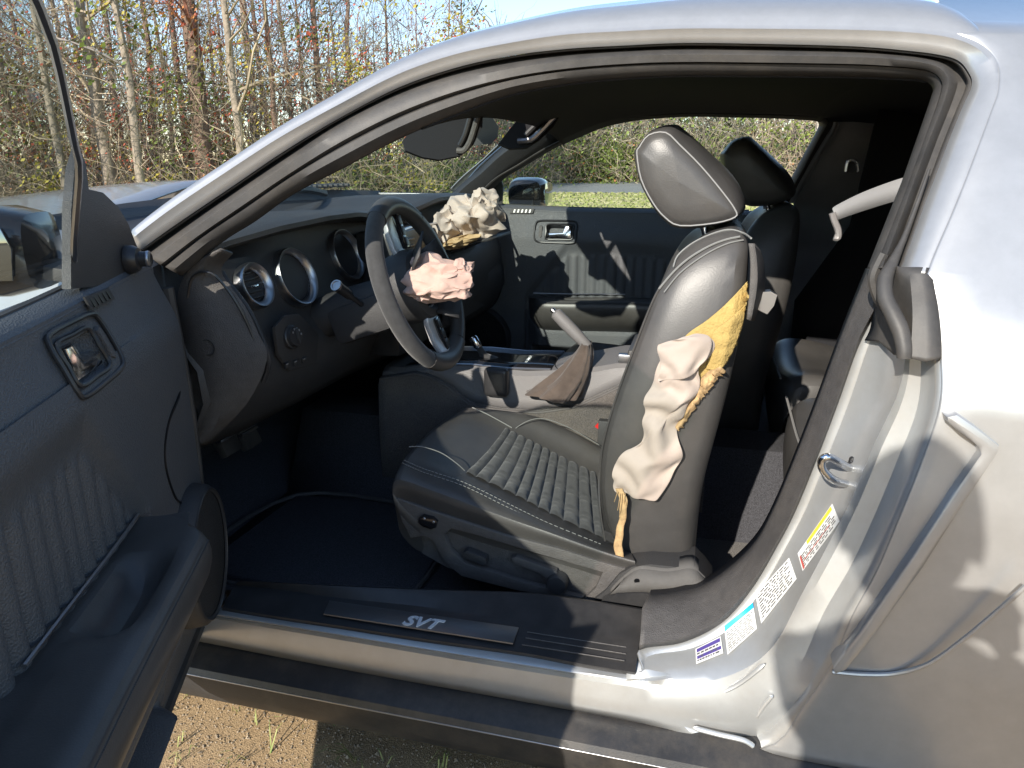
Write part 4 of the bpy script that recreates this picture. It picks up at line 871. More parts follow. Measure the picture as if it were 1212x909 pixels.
# coat hook far side
MB().tube(cr([U(x, y, Y=1.44) for x, y in ((1001, 203), (1004, 191), (1013, 191), (1016, 203))], 3), .005, 6).obj('coat_hook', 'satin', car)
MB().prism([U(x, y, Y=1.45) for x, y in ((1000, 204), (1002, 190), (1015, 190), (1017, 204))], (0, .01, 0), .003).obj('coat_hook_base', 'plastic', car)

# ---------- sun visors, interior mirror, overhead console
vz = empty('interior_mirror', (0, 0, 0), car)
mo = [(478, 170), (484, 160), (520, 148), (560, 130), (583, 124), (590, 152), (583, 168), (560, 183), (535, 189), (505, 184), (482, 178)]
MB().prism([U(x, y, Y=.60) for x, y in [(477, 166), (484, 157), (515, 146), (545, 132), (572, 124), (571, 150), (560, 172), (545, 184), (520, 189), (500, 186), (480, 178)]], (-.012, .025, -.004), .004).obj('sun_visor', 'headliner', car)
MB().tube(cr([U(x, y, Y=.595) for x, y in ((541, 178), (549, 178), (556, 168), (562, 150), (568, 128))], 4), .007, 8).obj('visor_mirror_lid', 'plastic_grey', car)
MB().tube(cr([U(x, y, Y=.595) for x, y in ((544, 172), (550, 160), (556, 140), (560, 126))], 4), .006, 8).obj('visor_mirror_lid', 'plastic_smooth', car)
MB().prism([U(x, y, Y=.86) for x, y in ((560, 128), (582, 138), (590, 150), (589, 162), (582, 170), (560, 172))], (-.03, .04, .0), .008).obj('mirror_housing', 'plastic_smooth', vz)
MB().tube([U(575, 140, Y=.89), U(600, 118, Y=.91)], .008, 8).obj('mirror_stem', 'plastic', vz)
MB().prism([U(x, y, Y=1.16) for x, y in ((590, 170), (604, 152), (622, 130), (640, 128), (662, 138), (655, 150), (640, 165), (625, 175), (604, 176))], (-.012, .03, -.004), .005).obj('sun_visor', 'headliner', car)
MB().tube(cr([U(x, y, Y=1.15) for x, y in ((613, 167), (628, 165), (640, 155), (652, 142), (656, 138))], 4), .009, 8).obj('visor_mirror_lid', 'satin', car)
MB().tube(cr([U(x, y, Y=1.15) for x, y in ((622, 160), (634, 148), (646, 138))], 4), .008, 8).obj('visor_mirror_lid', 'plastic_smooth', car)
MB().prism([U(x, y, Y=.93) for x, y in ((586, 121), (610, 111), (640, 108), (645, 114), (640, 124), (610, 126), (590, 124))], (0, .08, 0), .005).obj('overhead_console', 'plastic_grey', car)
for k in range(3): MB().box(U(628 + k * 5, 115, Y=.925), (.003, .004, .010), bev=.001).obj('map_lamp_switch', 'plastic_smooth', car)
MB().tube(cr([U(x, y, Y=.98) for x, y in ((594, 140), (606, 134), (614, 128), (620, 126))], 4), .0018, 5).obj('red_cord', 'red', car)

# ================================================================== DOORS
DA = R(66); HG = Vector((-1.0, .04, 0))
DU = Vector((math.cos(DA), -math.sin(DA), 0)); DN = Vector((math.sin(DA), math.cos(DA), 0))
def D_open(u, n, z): return HG + DU * u + DN * n + Vector((0, 0, z))
def D_shut(u, n, z): return Vector((HG.x + u, 2 * CY - HG.y - n, z))
def UD(x, y, nf):                                          # pixel onto the open door's own surfaces
    off = .05; r = ray(x, y)
    for i in range(60):
        t = (HG + DN * off - CAM).dot(DN) / r.dot(DN); P = CAM + r * t - HG; off = .5 * off + .5 * nf(P.z)
    return P.dot(DU), off, P.z
def smooth(a, b, x):
    t = max(0, min(1, (x - a) / (b - a))); return t * t * (3 - 2 * t)
def panel_n(u, z, hu=0, hz=0):
    n = .10 - .035 * smooth(.86, .99, z) - .03 * smooth(.45, .27, z) - .04 * smooth(.06, .0, u)
    # recessed pleated insert
    zt = min(.815, .645 + (u - .36) * 1.25) - .05 * smooth(.75, 1.1, u)
    inside = min(smooth(0, .012, zt - z), smooth(.60, .61, z), smooth(1.12, 1.11, u))
    ple = .009 * abs(math.sin(math.pi * u / .036)) ** .7
    # sloping shelf above the insert
    slope = smooth(.06, .0, zt + .05 - z) if z < zt + .05 else 1
    n = n - inside * (.018 - ple) - (1 - inside) * .012 * (smooth(zt + .055, zt, z) if u > .34 else 0)
    # map pocket: a long dark slot low on the door
    pk = min(smooth(.36, .39, u), smooth(1.12, 1.08, u), smooth(.325, .345, z), smooth(.47, .44, z)); n -= .07 * pk
    n -= .028 * min(smooth(.412, .420, u - hu), smooth(.520, .512, u - hu), smooth(.866, .873, z - hz), smooth(.926, .919, z - hz))
    n += .05 * min(smooth(.34, .40, u), smooth(.29, .33, z), smooth(.60, .52, z)) * 1
    return n
def make_door(D0, name, label, hu, hz, EDGE, SAIL, KNOB, mu, mn):
    D = D0
    d = empty(name, (0, 0, 0), car); d['label'] = label
    us = [1.16 * i / 200 for i in range(201)]; zs = [.29 + .69 * j / 120 for j in range(121)]
    MB().grid([[D(u, panel_n(u, z, hu, hz), z - .012 * smooth(0, .6, u) * (z > .9)) for u in us] for z in zs]).obj('trim_panel', 'door_plastic', d, auto=60)
    # shell: painted outer skin with shut faces
    rows = []
    for z, n in ((.27, .06), (.255, .0), (.27, -.02), (.45, -.055), (.7, -.065), (.85, -.06), (.95, -.02), (.975, .0)):
        rows.append([D(u, n + e, z) for u, e in ((.0, .02), (.01, .004), (.05, 0), (.6, -.004), (1.13, 0), (1.18, .006), (1.195, .03))])
    MB().grid(rows).obj('outer_skin', 'paint', d, thick=.004)
    MB().grid([[D(-.0, n, z) for n in (-.05, 0, .05)] for z in (.27, .5, .75, .97)]).obj('hinge_face', 'paint_jamb', d, thick=.004)
    MB().grid([[D(1.192, n, z) for n in (-.05, .03, .10)] for z in (.27, .5, .75, .97)]).obj('shut_face', 'paint_jamb', d, thick=.004)
    MB().grid([[D(u, n, .268) for u in (0, .4, .8, 1.16)] for n in (-.03, .02, .07)]).obj('bottom_face', 'paint_jamb', d, thick=.004)
    MB().tube([D(u, .07, .283) for u in (0, .3, .6, .9, 1.15)], .011, 8).obj('bottom_seal', 'rubber', d)
    MB().tube(cr([D(.01, .062, .285), D(.0, .075, .45), D(.0, .08, .7), D(-.002, .07, .93)], 5), .011, 8).obj('front_seal', 'rubber', d)
    # belt: top roll and window seal
    MB().grid([[D(u, n, z - .012 * smooth(0, .6, u)) for u in us[::8]] for n, z in ((.067, .975), (.055, .988), (.035, .992), (.03, .985))]).obj('belt_roll', 'door_plastic', d)
    MB().tube([D(u, .03, .99 - .012 * smooth(0, .6, u)) for u in us[20::8]], .006, 6).obj('window_seal', 'rubber', d)
    # glass leaning with the car's side
    def gl(u, z): return D(u, ys(z) + .012, z)
    rows = []
    for z in [.96 + .38 * k / 20 for k in range(21)]:
        uf = lerpt(EDGE, z)
        rows.append([gl(uf + (1.12 - uf) * k / 16, z) for k in range(17)])
    MB().grid(rows).obj('window_glass', 'glass', d)
    MB().tube([r[0] for r in rows], .0042, 6).obj('glass_edge', 'satin', d)
    # sail trim with the adjuster knob
    sail = [D(*q) for q in SAIL]
    MB().prism(sail, (D(0, 1, 0) - D(0, 0, 0)) * -.012, .003).obj('sail_trim', 'plastic', d)
    kn = (D(0, 1, 0) - D(0, 0, 0)); c = D(*KNOB)
    MB().lathe(c, kn, [(.022, 0), (.022, .010), (.018, .018), (.012, .020), (.012, .034), (.008, .036), (0, .035)], 24).obj('mirror_knob', 'plastic_smooth', d)
    MB().lathe(c, kn, [(.0125, .030), (.0132, .032), (.0125, .0345), (.0085, .0365)], 24).obj('knob_ring', 'satin', d)
    # demister outlet
    v = [D(.27, .072, .958), D(.36, .072, .960), D(.365, .068, .978), D(.275, .068, .976)]
    MB().prism(v, kn * .003, .001).obj('outlet_frame', 'plastic', d)
    for k in range(5): MB().prism([D(.284 + .015 * k, .0745, .962), D(.290 + .015 * k, .0745, .962), D(.293 + .015 * k, .0705, .974), D(.287 + .015 * k, .0705, .974)], kn * .0015).obj('outlet_slot', 'gauge', d)
    # handle: bezel, well and bright lever
    D = lambda u, n, z: D0(u + hu, n, z + hz)
    nb = lambda z: .1012 - .035 * smooth(.86, .99, z + hz)
    oval = [(.372 + .018, .858), (.44, .856), (.515, .857), (.530, .868), (.531, .896), (.529, .924), (.515, .935), (.44, .936), (.388, .934), (.374, .924), (.371, .896), (.374, .868)]
    MB().tube(cr([D(u, nb(z), z) for u, z in oval], 4, True), .0035, 8, closed=True).obj('handle_bezel', 'plastic_smooth', d)
    oval2 = [(.418, .870), (.466, .869), (.516, .871), (.518, .897), (.515, .922), (.466, .923), (.418, .921), (.416, .896)]
    MB().tube(cr([D(u, nb(z), z) for u, z in oval2], 4, True), .003, 8, closed=True).obj('handle_frame', 'plastic_smooth', d)
    lv = [D(.424, .070, .874), D(.424, .068, .890), D(.478, .068, .893), D(.486, .064, .916), D(.508, .064, .916), D(.510, .070, .874)]
    MB().prism(lv, kn * .022, .006).obj('handle_lever', 'chrome', d)
    MB().prism([D(.388, nb(.88) - .003, .878), D(.388, nb(.914) - .003, .914), D(.393, nb(.918) - .003, .918), D(.401, nb(.914) - .003, .914), D(.401, nb(.88) - .003, .878), D(.395, nb(.875) - .003, .874)], kn * .006, .002).obj('lock_tab', 'plastic_grey', d)
    D = D0
    MB().tube(cr([D(u, panel_n(u, z) + .0005, z) for u, z in ((.02, .78), (.12, .765), (.20, .74), (.24, .70), (.235, .65), (.20, .60), (.12, .575), (.05, .57))], 6), .0022, 5).obj('panel_seam', 'gauge', d)
    # armrest with grab cup
    rows = []
    for u in [.36 + .76 * k / 30 for k in range(31)]:
        e = smooth(.35, .42, u) * smooth(1.13, 1.08, u); top = .655 + .012 * smooth(.4, .8, u); w_ = .02 + .085 * e; cup = .045 * smooth(.47, .50, u) * smooth(.66, .62, u)
        rows.append([D(u, n, z) for n, z in ((.075, top - .004), (.105, top - .006 * e), (.115, top - .002 - cup * .6), (.135, top - .001 - cup), (.155, top - cup * .9), (.172, top + .002), (.10 + w_ - .012, top), (.10 + w_, top - .014), (.10 + w_ + .002, top - .04), (.10 + w_ - .01, top - .075), (.10 + w_ - .05, top - .12), (.085, top - .15))])
    MB().grid(rows).obj('armrest', 'leather', d, sub=1)
    MB().tube([D(u, .10 + .105 - .0, .649 + .012 * smooth(.4, .8, u)) for u in [.44 + .64 * k / 20 for k in range(21)]], .0012, 4).obj('armrest_stitch', 'plastic', d)
    MB().tube([D(u, .095, .662 + .012 * smooth(.4, .8, u)) for u in (.37, .42, .5, .6, .72)], .0028, 6).obj('insert_trim', 'satin', d)
    # speaker in the front corner
    sp_ = D(.155, .075, .475); rt = MB().lathe(sp_, kn, [(.125, 0), (.128, .02), (.124, .045), (.116, .055), (.110, .052)], 48).obj('speaker_surround', 'plastic', d)
    MB().lathe(sp_, kn, [(.111, .05), (.09, .052), (.05, .058), (0, .060)], 48).obj('speaker_grille', 'grille', d)
    MB().lathe(sp_, kn, [(.113, .053), (.1155, .056), (.118, .054)], 48).obj('speaker_trim', 'plastic_smooth', d)
    # check strap stub at the bottom corner
    MB().lathe(D(.03, .09, .30), kn, [(.012, 0), (.014, .012), (.010, .02), (0, .02)], 16).obj('stop_buffer', 'rubber', d)
    # outside mirror
    def H(u, n, z): return D(u + mu, n + mn, z)
    ms = []
    for n, s_ in ((-.09, .55), (-.10, .85), (-.14, 1), (-.22, .98), (-.27, .85), (-.285, .55)):
        ms.append([H(.285 + dx * .078 * s_, n, 1.02 + dz * .066 * s_) for dx, dz in [(math.copysign(abs(math.cos(q_)) ** .55, math.cos(q_)), math.copysign(abs(math.sin(q_)) ** .6, math.sin(q_))) for q_ in [2 * math.pi * k / 28 for k in range(28)]]])
    m = MB().grid(ms, cu=True); m.f.append(tuple(range(27, -1, -1))); k0 = 5 * 28; m.f.append(tuple(k0 + i for i in range(28))); m.obj('mirror_housing', 'piano', d)
    mg = [H(.362, -.115, .985), H(.362, -.255, .985), H(.362, -.262, 1.03), H(.362, -.25, 1.06), H(.362, -.12, 1.065), H(.362, -.108, 1.03)]
    MB().prism(mg, (D(1, 0, 0) - D(0, 0, 0)) * .004, .001).obj('mirror_face', 'mirror', d)
    MB().prism([H(.33, -.03, .97), H(.24, -.03, .97), H(.24, -.12, .985), H(.32, -.12, .985)], (0, 0, .02), .004).obj('mirror_foot', 'plastic', d)
    return d
# punched grille for the speakers
g_ = mat('grille', (.03, .029, .028), .55, bump=1, bscale=420, voro=True, bdist=.003)
make_door(D_open, 'driver_door', 'driver door swung wide open, its inner trim facing the seat', -.03, .02, sorted([(z - .0, u) for u, n, z in [UD(x, y, lambda z: ys(z) + .012) for x, y in ((95, 195), (88, 170), (80, 130), (72, 90), (62, 50), (45, 5), (20, -50), (-10, -90))]] + [(.96, UD(91, 345, lambda z: ys(z) + .012)[0]), (1.05, UD(93, 275, lambda z: ys(z) + .012)[0])]),
          [UD(x, y, lambda z: .058 + .02 * max(0, z - 1.05)) for x, y in ((84, 342), (84, 250), (88, 200), (95, 176), (102, 195), (105, 224), (122, 228), (140, 245), (152, 265), (165, 300), (173, 333))], UD(150, 307, lambda z: .06), -.115, .05)
make_door(D_shut, 'passenger_door', 'closed passenger door beyond the seats', 0.0, 0, [(.96, .10), (1.07, .10), (1.136, .175), (1.195, .262), (1.25, .36), (1.30, .455), (1.328, .54), (1.345, .66)],
          [(.075, .055, .985), (.235, .055, .99), (.24, .06, 1.06), (.225, .072, 1.12), (.215, .085, 1.15), (.185, .08, 1.12), (.12, .066, 1.04)], (.135, .058, 1.005), 0, 0)

# ================================================================== THE PLACE
def at(px, dist, z=0.0):
    r = ray(px, HOR); h = Vector((r.x, r.y, 0)).normalized(); return Vector((CAM.x + h.x * dist, CAM.y + h.y * dist, z))
def ground_mat(name, cols, scale, bump, bscale, bdist, speck=None):
    m = bpy.data.materials.new(name); m.use_nodes = True; N = m.node_tree.nodes; L = m.node_tree.links; b = N['Principled BSDF']; b.inputs['Roughness'].default_value = .95; b.inputs['Specular IOR Level'].default_value = .15
    tc = N.new('ShaderNodeTexCoord'); n = N.new('ShaderNodeTexNoise'); n.inputs['Scale'].default_value = scale; n.inputs['Detail'].default_value = 10; n.inputs['Roughness'].default_value = .7; L.new(tc.outputs['Object'], n.inputs['Vector'])
    rp = N.new('ShaderNodeValToRGB'); e = rp.color_ramp.elements; e[0].position = .3; e[0].color = (*cols[0], 1); e[1].position = .7; e[1].color = (*cols[-1], 1)
    for i, c in enumerate(cols[1:-1]): x = e.new(.3 + .4 * (i + 1) / (len(cols) - 1)); x.color = (*c, 1)
    L.new(n.outputs[0], rp.inputs[0]); last = rp.outputs[0]
    n2 = N.new('ShaderNodeTexNoise'); n2.inputs['Scale'].default_value = bscale; n2.inputs['Detail'].default_value = 6; L.new(tc.outputs['Object'], n2.inputs['Vector'])
    mx = N.new('ShaderNodeMix'); mx.data_type = 'RGBA'; mx.blend_type = 'MULTIPLY'; mx.inputs['Factor'].default_value = .75
    r2 = N.new('ShaderNodeValToRGB'); r2.color_ramp.elements[0].position = .35; r2.color_ramp.elements[0].color = (.42, .40, .38, 1); r2.color_ramp.elements[1].position = .62; r2.color_ramp.elements[1].color = (1.25, 1.22, 1.18, 1)
    L.new(n2.outputs[0], r2.inputs[0]); L.new(last, mx.inputs[6]); L.new(r2.outputs[0], mx.inputs[7]); last = mx.outputs[2]
    L.new(last, b.inputs['Base Color'])
    bp = N.new('ShaderNodeBump'); bp.inputs['Strength'].default_value = bump; bp.inputs['Distance'].default_value = bdist; L.new(n2.outputs[0], bp.inputs['Height']); L.new(bp.outputs[0], b.inputs['Normal']); MT[name] = m
ground_mat('sand', [(.38, .26, .15), (.50, .36, .21), (.42, .30, .18)], 4, .8, 420, .004)
ground_mat('lawn', [(.24, .28, .09), (.36, .38, .16), (.28, .34, .11), (.42, .40, .22)], .55, 1, 9, .03)
ground_mat('litter', [(.16, .11, .06), (.26, .19, .11), (.20, .15, .09)], 1.2, 1, 40, .05)
ground_mat('asphalt', [(.30, .305, .29), (.38, .38, .36)], 1, .6, 60, .01)
def sheetobj(name, pts, z, mt):
    m = MB(); m.add([Vector((x, y, z)) for x, y in pts], [tuple(range(len(pts)))]); o = m.obj(name, mt, None, smooth=False); o['kind'] = 'structure'; return o
big = 900
sheetobj('ground', [(-big, -big), (big, -big), (big, big), (-big, big)], 0, 'litter')
sheetobj('yard_sand', [(-14, -40), (30, -40), (30, 6), (4, 6.5), (-3, 6), (-14, 5)], .004, 'sand')
p = [at(40, 20), at(300, 21.5), at(560, 23.5), at(700, 26.5), at(900, 28), at(1300, 29)]
lawn_near = [(-14, 5), (-3, 6), (4, 6.5), (30, 6)] + [(v.x, v.y) for v in reversed(p)]
sheetobj('lawn', lawn_near, .008, 'lawn')
pr = [at(480, 24), at(560, 25.5), at(700, 28), at(900, 29.5), at(1300, 31)]; qr = [at(1300, 52), at(900, 48), at(700, 42), at(560, 38), at(480, 34)]
sheetobj('road', [(v.x, v.y) for v in pr + qr], .012, 'asphalt')
far = [at(880, 50), at(1300, 54), at(1300, 95), at(880, 90)]
sheetobj('verge', [(v.x, v.y) for v in far], .016, 'lawn')

# sand details close to the sill: pebbles, blades, dead leaves
rg = random.Random(3)
m = MB()
for i in range(14000):
    x, y = rg.uniform(-1.25, .35), rg.uniform(-.35, .65); s = rg.uniform(.001, .0032) if rg.random() < .985 else rg.uniform(.003, .006)
    c = Vector((x, y, .004 + s * .4)); k = rg.uniform(0, 6)
    m.add([c + Vector((math.cos(k) * s, math.sin(k) * s, 0)), c + Vector((-math.sin(k) * s, math.cos(k) * s, -s * .2)), c - Vector((math.cos(k) * s, math.sin(k) * s, 0)), c - Vector((-math.sin(k) * s, math.cos(k) * s, 0)), c + Vector((0, 0, s * .8)), c - Vector((0, 0, s))], [(0, 1, 4), (1, 2, 4), (2, 3, 4), (3, 0, 4), (1, 0, 5), (2, 1, 5), (3, 2, 5), (0, 3, 5)])
mat('pebble', (.30, .24, .17), .9, var=.5, vscale=80)
tag(m.obj('gravel', 'pebble', None, smooth=False), 'small pebbles and crumbs scattered over the sandy soil by the sill', 'gravel', kind='stuff')
mat('blade', (.24, .34, .07), .7, var=.35, vscale=20, c2=(.34, .32, .13))
m = MB()
for i in range(420):
    x, y = rg.uniform(-1.5, .4), rg.uniform(-.6, .55); h = rg.uniform(.015, .06); a = rg.uniform(0, 6.28); l = rg.uniform(.3, 1.6); w_ = rg.uniform(.0008, .0018)
    for q in range(rg.choice((1, 1, 2, 4))):
        a2 = a + rg.uniform(-1, 1); d = Vector((math.cos(a2), math.sin(a2), 0)); s = Vector((-d.y, d.x, 0)) * w_; b0 = Vector((x, y, .004)) + Vector((rg.uniform(-.01, .01), rg.uniform(-.01, .01), 0))
        p1 = b0 + d * h * l * .5 + Vector((0, 0, h * .7)); p2 = b0 + d * h * l + Vector((0, 0, h * .75))
        m.add([b0 - s, b0 + s, p1 + s * .8, p1 - s * .8, p2], [(0, 1, 2, 3), (3, 2, 4)])
tag(m.obj('grass', 'blade', None, smooth=False), 'thin grass blades sprouting from the sandy soil below the sill', 'grass', kind='stuff')

# ---------- woods
mat('bark_pale', (.29, .24, .185), .9, bump=1, bscale=14, var=.35, vscale=5, bdist=.03)
mat('bark_brown', (.22, .15, .11), .95, bump=1, bscale=18, var=.45, vscale=7, bdist=.05)
mat('twig_tan', (.36, .29, .20), .9, var=.4, vscale=1.5)
mat('twig_grey', (.26, .23, .20), .9, var=.4, vscale=1.5)
mat('twig_red', (.30, .13, .09), .9, var=.4, vscale=1.5)
for nm, c in (('leaf_green', (.13, .17, .03)), ('leaf_yellow', (.36, .30, .04)), ('leaf_red', (.42, .09, .05)), ('leaf_orange', (.48, .19, .06)), ('leaf_dark', (.05, .08, .03)), ('leaf_bright', (.24, .30, .06))):
    mt_ = mat(nm, c, .6, var=.45, vscale=1.2)
def tw(m, p, d, L, r, rr, seg=3, steps=3, bend=.35, up=.1):
    pts = [p.copy()]; d = d.normalized()
    for k in range(steps):
        d = (d + Vector((rr.gauss(0, bend), rr.gauss(0, bend), rr.gauss(0, bend) + up))).normalized(); pts.append(pts[-1] + d * L / steps)
    m.tube(pts, [r * (1 - .8 * k / steps) for k in range(steps + 1)], seg, cap=False); return pts, d
def leafq(m, p, s, rr):
    a = Vector((rr.gauss(0, 1), rr.gauss(0, 1), rr.gauss(0, 1))).normalized(); b = a.orthogonal().normalized(); c = a.cross(b); k = rr.uniform(.4, .7)
    m.add([p - b * s, p + c * s * k, p + b * s, p - c * s * k], [(0, 1, 2, 3)])
def tree(pos, h, r0, seed, bark, twig, label, group, nb=26, leaves=(), lean=(0, 0), fork=0, name='bare_tree', bh=.12, dens=1.0):
    rr = random.Random(seed); root = empty(name, pos); tag(root, label, 'tree', group)
    pts = []; wob = Vector((0, 0, 0)); n = 12
    for k in range(n + 1):
        t = k / n; wob += Vector((rr.gauss(0, .035), rr.gauss(0, .035), 0)) * h / 10; pts.append(Vector((lean[0] * t * h, lean[1] * t * h, h * t)) + wob)
    m = MB().tube(pts, [r0 * (1.25 if k == 0 else 1) * (1 - .82 * (k / n) ** 1.1) for k in range(n + 1)], 9); m.obj('trunk', bark, root)
    m = MB(); tips = []
    for i in range(int(nb * dens)):
        t = bh + (.97 - bh) * rr.random() ** .85; f = t * n; k = min(int(f), n - 1); b0 = pts[k].lerp(pts[k + 1], f - k); a = rr.uniform(0, 6.28)
        big_ = rr.random() < .35; L = h * (.30 if big_ else .14) * rr.uniform(.6, 1.2) * (1.1 - .5 * t); rad = r0 * (1 - .82 * t) * (.42 if big_ else .22)
        q, d = tw(m, b0, Vector((math.cos(a), math.sin(a), rr.uniform(.1, .9))), L, max(.012, rad), rr, 4, 5, .28, .12)
        for s_ in range(7 if big_ else 4):
            j = rr.randint(1, 5); q2, d2 = tw(m, q[j], Vector((rr.gauss(0, 1), rr.gauss(0, 1), rr.gauss(.5, .6))), L * rr.uniform(.25, .6), max(.006, rad * .4), rr, 3, 4, .35, .1)
            for s2 in range(4): j2 = rr.randint(1, 4); q3, d3 = tw(m, q2[j2], Vector((rr.gauss(0, 1), rr.gauss(0, 1), rr.gauss(.4, .6))), L * rr.uniform(.1, .3), .005, rr, 3, 2, .35, .05); tips.append(q3[-1])
            tips.append(q2[-1])
    m.obj('crown', twig, root)
    for mt_, cnt, z0, z1, size in leaves:
        ml = MB(); cand = [p for p in tips if z0 * h <= p.z <= z1 * h] or tips
        cl = [rr.choice(cand) for _ in range(max(3, cnt // 45))]
        for i in range(cnt):
            p = rr.choice(cl); leafq(ml, p + Vector((rr.gauss(0, .22), rr.gauss(0, .22), rr.gauss(0, .2))) * min(1.6, h / 7), size * rr.uniform(.6, 1.3), rr)
        ml.obj('foliage', mt_, root, smooth=False)
    return root
GW = 'bare trees at the edge of the woods'
tree(at(128, 22), 13, .17, 11, 'bark_pale', 'twig_tan', 'pale bare tree with a sinuous trunk seen beyond the bonnet', GW, 30, lean=(-.01, 0))
tree(at(166, 20.5), 12, .105, 12, 'bark_pale', 'twig_grey', 'slim straight pale trunk hung with yellow-green leaf clumps', GW, 24, [('leaf_yellow', 260, .3, .6, .07), ('leaf_green', 160, .15, .5, .07)])
tree(at(243, 23), 15, .26, 13, 'bark_brown', 'twig_red', 'thick dark brown trunk with red leaf tufts, widest of the woods', GW, 30, [('leaf_red', 240, .1, .5, .06), ('leaf_orange', 160, .1, .4, .06)], bh=.2)
tree(at(287, 21), 12, .115, 14, 'bark_pale', 'twig_tan', 'slim pale trunk carrying an olive leaf clump high up', GW, 26, [('leaf_yellow', 240, .35, .6, .07)])
tree(at(386, 24), 13, .11, 15, 'bark_brown', 'twig_grey', 'thin dark leaning trunk near the roof edge', GW, 26, [('leaf_green', 300, .3, .8, .08)], lean=(-.03, 0))
tree(at(330, 22.5), 10, .09, 16, 'bark_brown', 'twig_red', 'young tree covered in red and orange buds', GW, 34, [('leaf_red', 320, .3, .9, .05), ('leaf_orange', 260, .2, .7, .06)])
tree(at(75, 21.5), 11, .10, 17, 'bark_pale', 'twig_tan', 'crooked pale tree seen through the open door window', GW, 30)
rr0 = random.Random(99)
protos = []
KINDS = [('bark_pale', 'twig_tan', ()), ('bark_brown', 'twig_red', (('leaf_red', 130, .3, .9, .045),)), ('bark_pale', 'twig_grey', (('leaf_yellow', 120, .2, .6, .06),)), ('bark_brown', 'twig_tan', (('leaf_dark', 260, .5, 1, .09),)), ('bark_pale', 'twig_grey', ()), ('bark_brown', 'twig_grey', (('leaf_orange', 120, .15, .5, .05),))]
LB = ['bare tan-twigged tree among the woods', 'red-budded slender tree among the woods', 'grey-twigged tree with yellowish leaf tufts among the woods', 'brown tree with a dark green top among the woods', 'pale grey leafless tree among the woods', 'brown tree with orange leaf tufts among the woods']
spots = [(20, 25), (50, 29), (98, 27), (112, 33), (148, 30), (190, 26), (205, 34), (222, 29), (262, 31), (275, 37), (305, 27), (318, 34), (350, 29), (365, 36), (405, 28), (420, 36), (438, 42), (462, 30), (480, 39), (500, 46), (530, 33), (552, 43), (575, 48), (600, 38), (630, 49), (670, 51), (720, 50), (760, 53), (800, 52), (850, 54), (900, 56), (950, 58), (1000, 62), (1060, 64), (-20, 30), (-60, 26), (-120, 28), (1150, 66), (35, 35), (176, 38), (245, 40), (395, 44)]
for i, (px, ds) in enumerate(spots):
    k = i % 6; hh = rr0.uniform(8.5, 13); zone = 'beyond the bonnet' if px < 330 else 'beyond the windscreen' if px < 600 else 'across the road'
    if px > 420: hh *= .78 if px < 610 else .7
    if i < 6:
        t = tree(at(px, ds), hh, rr0.uniform(.08, .15), 200 + i, KINDS[k][0], KINDS[k][1], LB[k].replace('among the woods', 'in the woods ' + zone), 'woods tree kind ' + 'abcdef'[k], 26, KINDS[k][2], name='woodland_tree'); t['group'] = ['tan-twigged trees', 'red-budded trees', 'yellow-tufted trees', 'dark-topped trees', 'grey trees', 'orange-tufted trees'][k] + ' ' + zone; protos.append((t, hh))
    else:
        src, h0_ = protos[k]; t = src.copy(); col.objects.link(t); t['group'] = ['tan-twigged trees', 'red-budded trees', 'yellow-tufted trees', 'dark-topped trees', 'grey trees', 'orange-tufted trees'][k] + ' ' + zone; t.location = at(px, ds); s = hh / h0_; t.scale = (s, s, s); t.rotation_euler = (0, 0, rr0.uniform(0, 6.28)); t['label'] = LB[k].replace('among the woods', 'in the woods ' + zone)
        for ch in src.children: c = ch.copy(); col.objects.link(c); c.parent = t
# thicket at the edge: a tangle nobody could count
def thicket(name, label, mt, n, pxr, dr, zr, Lr, rr_, seed, upb=.6, leafy=None):
    rr = random.Random(seed); m = MB()
    for i in range(n):
        px = rr.uniform(*pxr); ds = dr[0] + (dr[1] - dr[0]) * (rr.random() ** 1.3)
        if px > 480: ds += max(0, min(1, (px - 520) / 160)) * 19
        p = at(px, ds, zr[0] + (zr[1] - zr[0]) * rr.random() ** 1.7)
        tw(m, p, Vector((rr.gauss(0, .8), rr.gauss(0, .8), rr.gauss(upb, .7))), rr.uniform(*Lr), rr.uniform(*rr_) * ds / 24, rr, 3, 4, .30, .05)
    tag(m.obj(name, mt, None), label, 'thicket', kind='stuff')
thicket('briar_thicket', 'tangled tan briars and twigs along the edge of the woods', 'twig_tan', 5200, (-140, 1150), (20, 29), (0, 3.6), (.7, 2.4), (.006, .016), 5)
thicket('brush_thicket', 'grey leafless brush filling the depth of the woods', 'twig_grey', 4200, (-140, 1150), (23, 40), (0, 5.2), (.8, 2.8), (.007, .018), 6)
thicket('sapling_thicket', 'reddish saplings scattered through the woods', 'twig_red', 1800, (-140, 620), (23, 38), (1.0, 6.5), (.8, 2.6), (.005, .012), 8)
thicket('far_brush', 'dense pale brush beyond the road', 'twig_tan', 3600, (560, 1120), (25, 34), (0, 5.5), (.8, 2.6), (.007, .02), 15)
thicket('back_brush', 'deep brown brush closing the view across the road', 'twig_grey', 3400, (560, 1120), (28, 46), (.5, 7.0), (1.2, 3.4), (.014, .034), 18)
thicket('high_brush', 'fine upper twigs of the woods against the sky', 'twig_tan', 3000, (-140, 470), (23, 40), (2.5, 8.5), (.8, 2.6), (.005, .011), 16)
thicket('pole_thicket', 'thin pale upright stems standing deep in the woods', 'bark_pale', 420, (-140, 1150), (24, 44), (0, 1.0), (3.5, 8.0), (.016, .045), 9, upb=4)
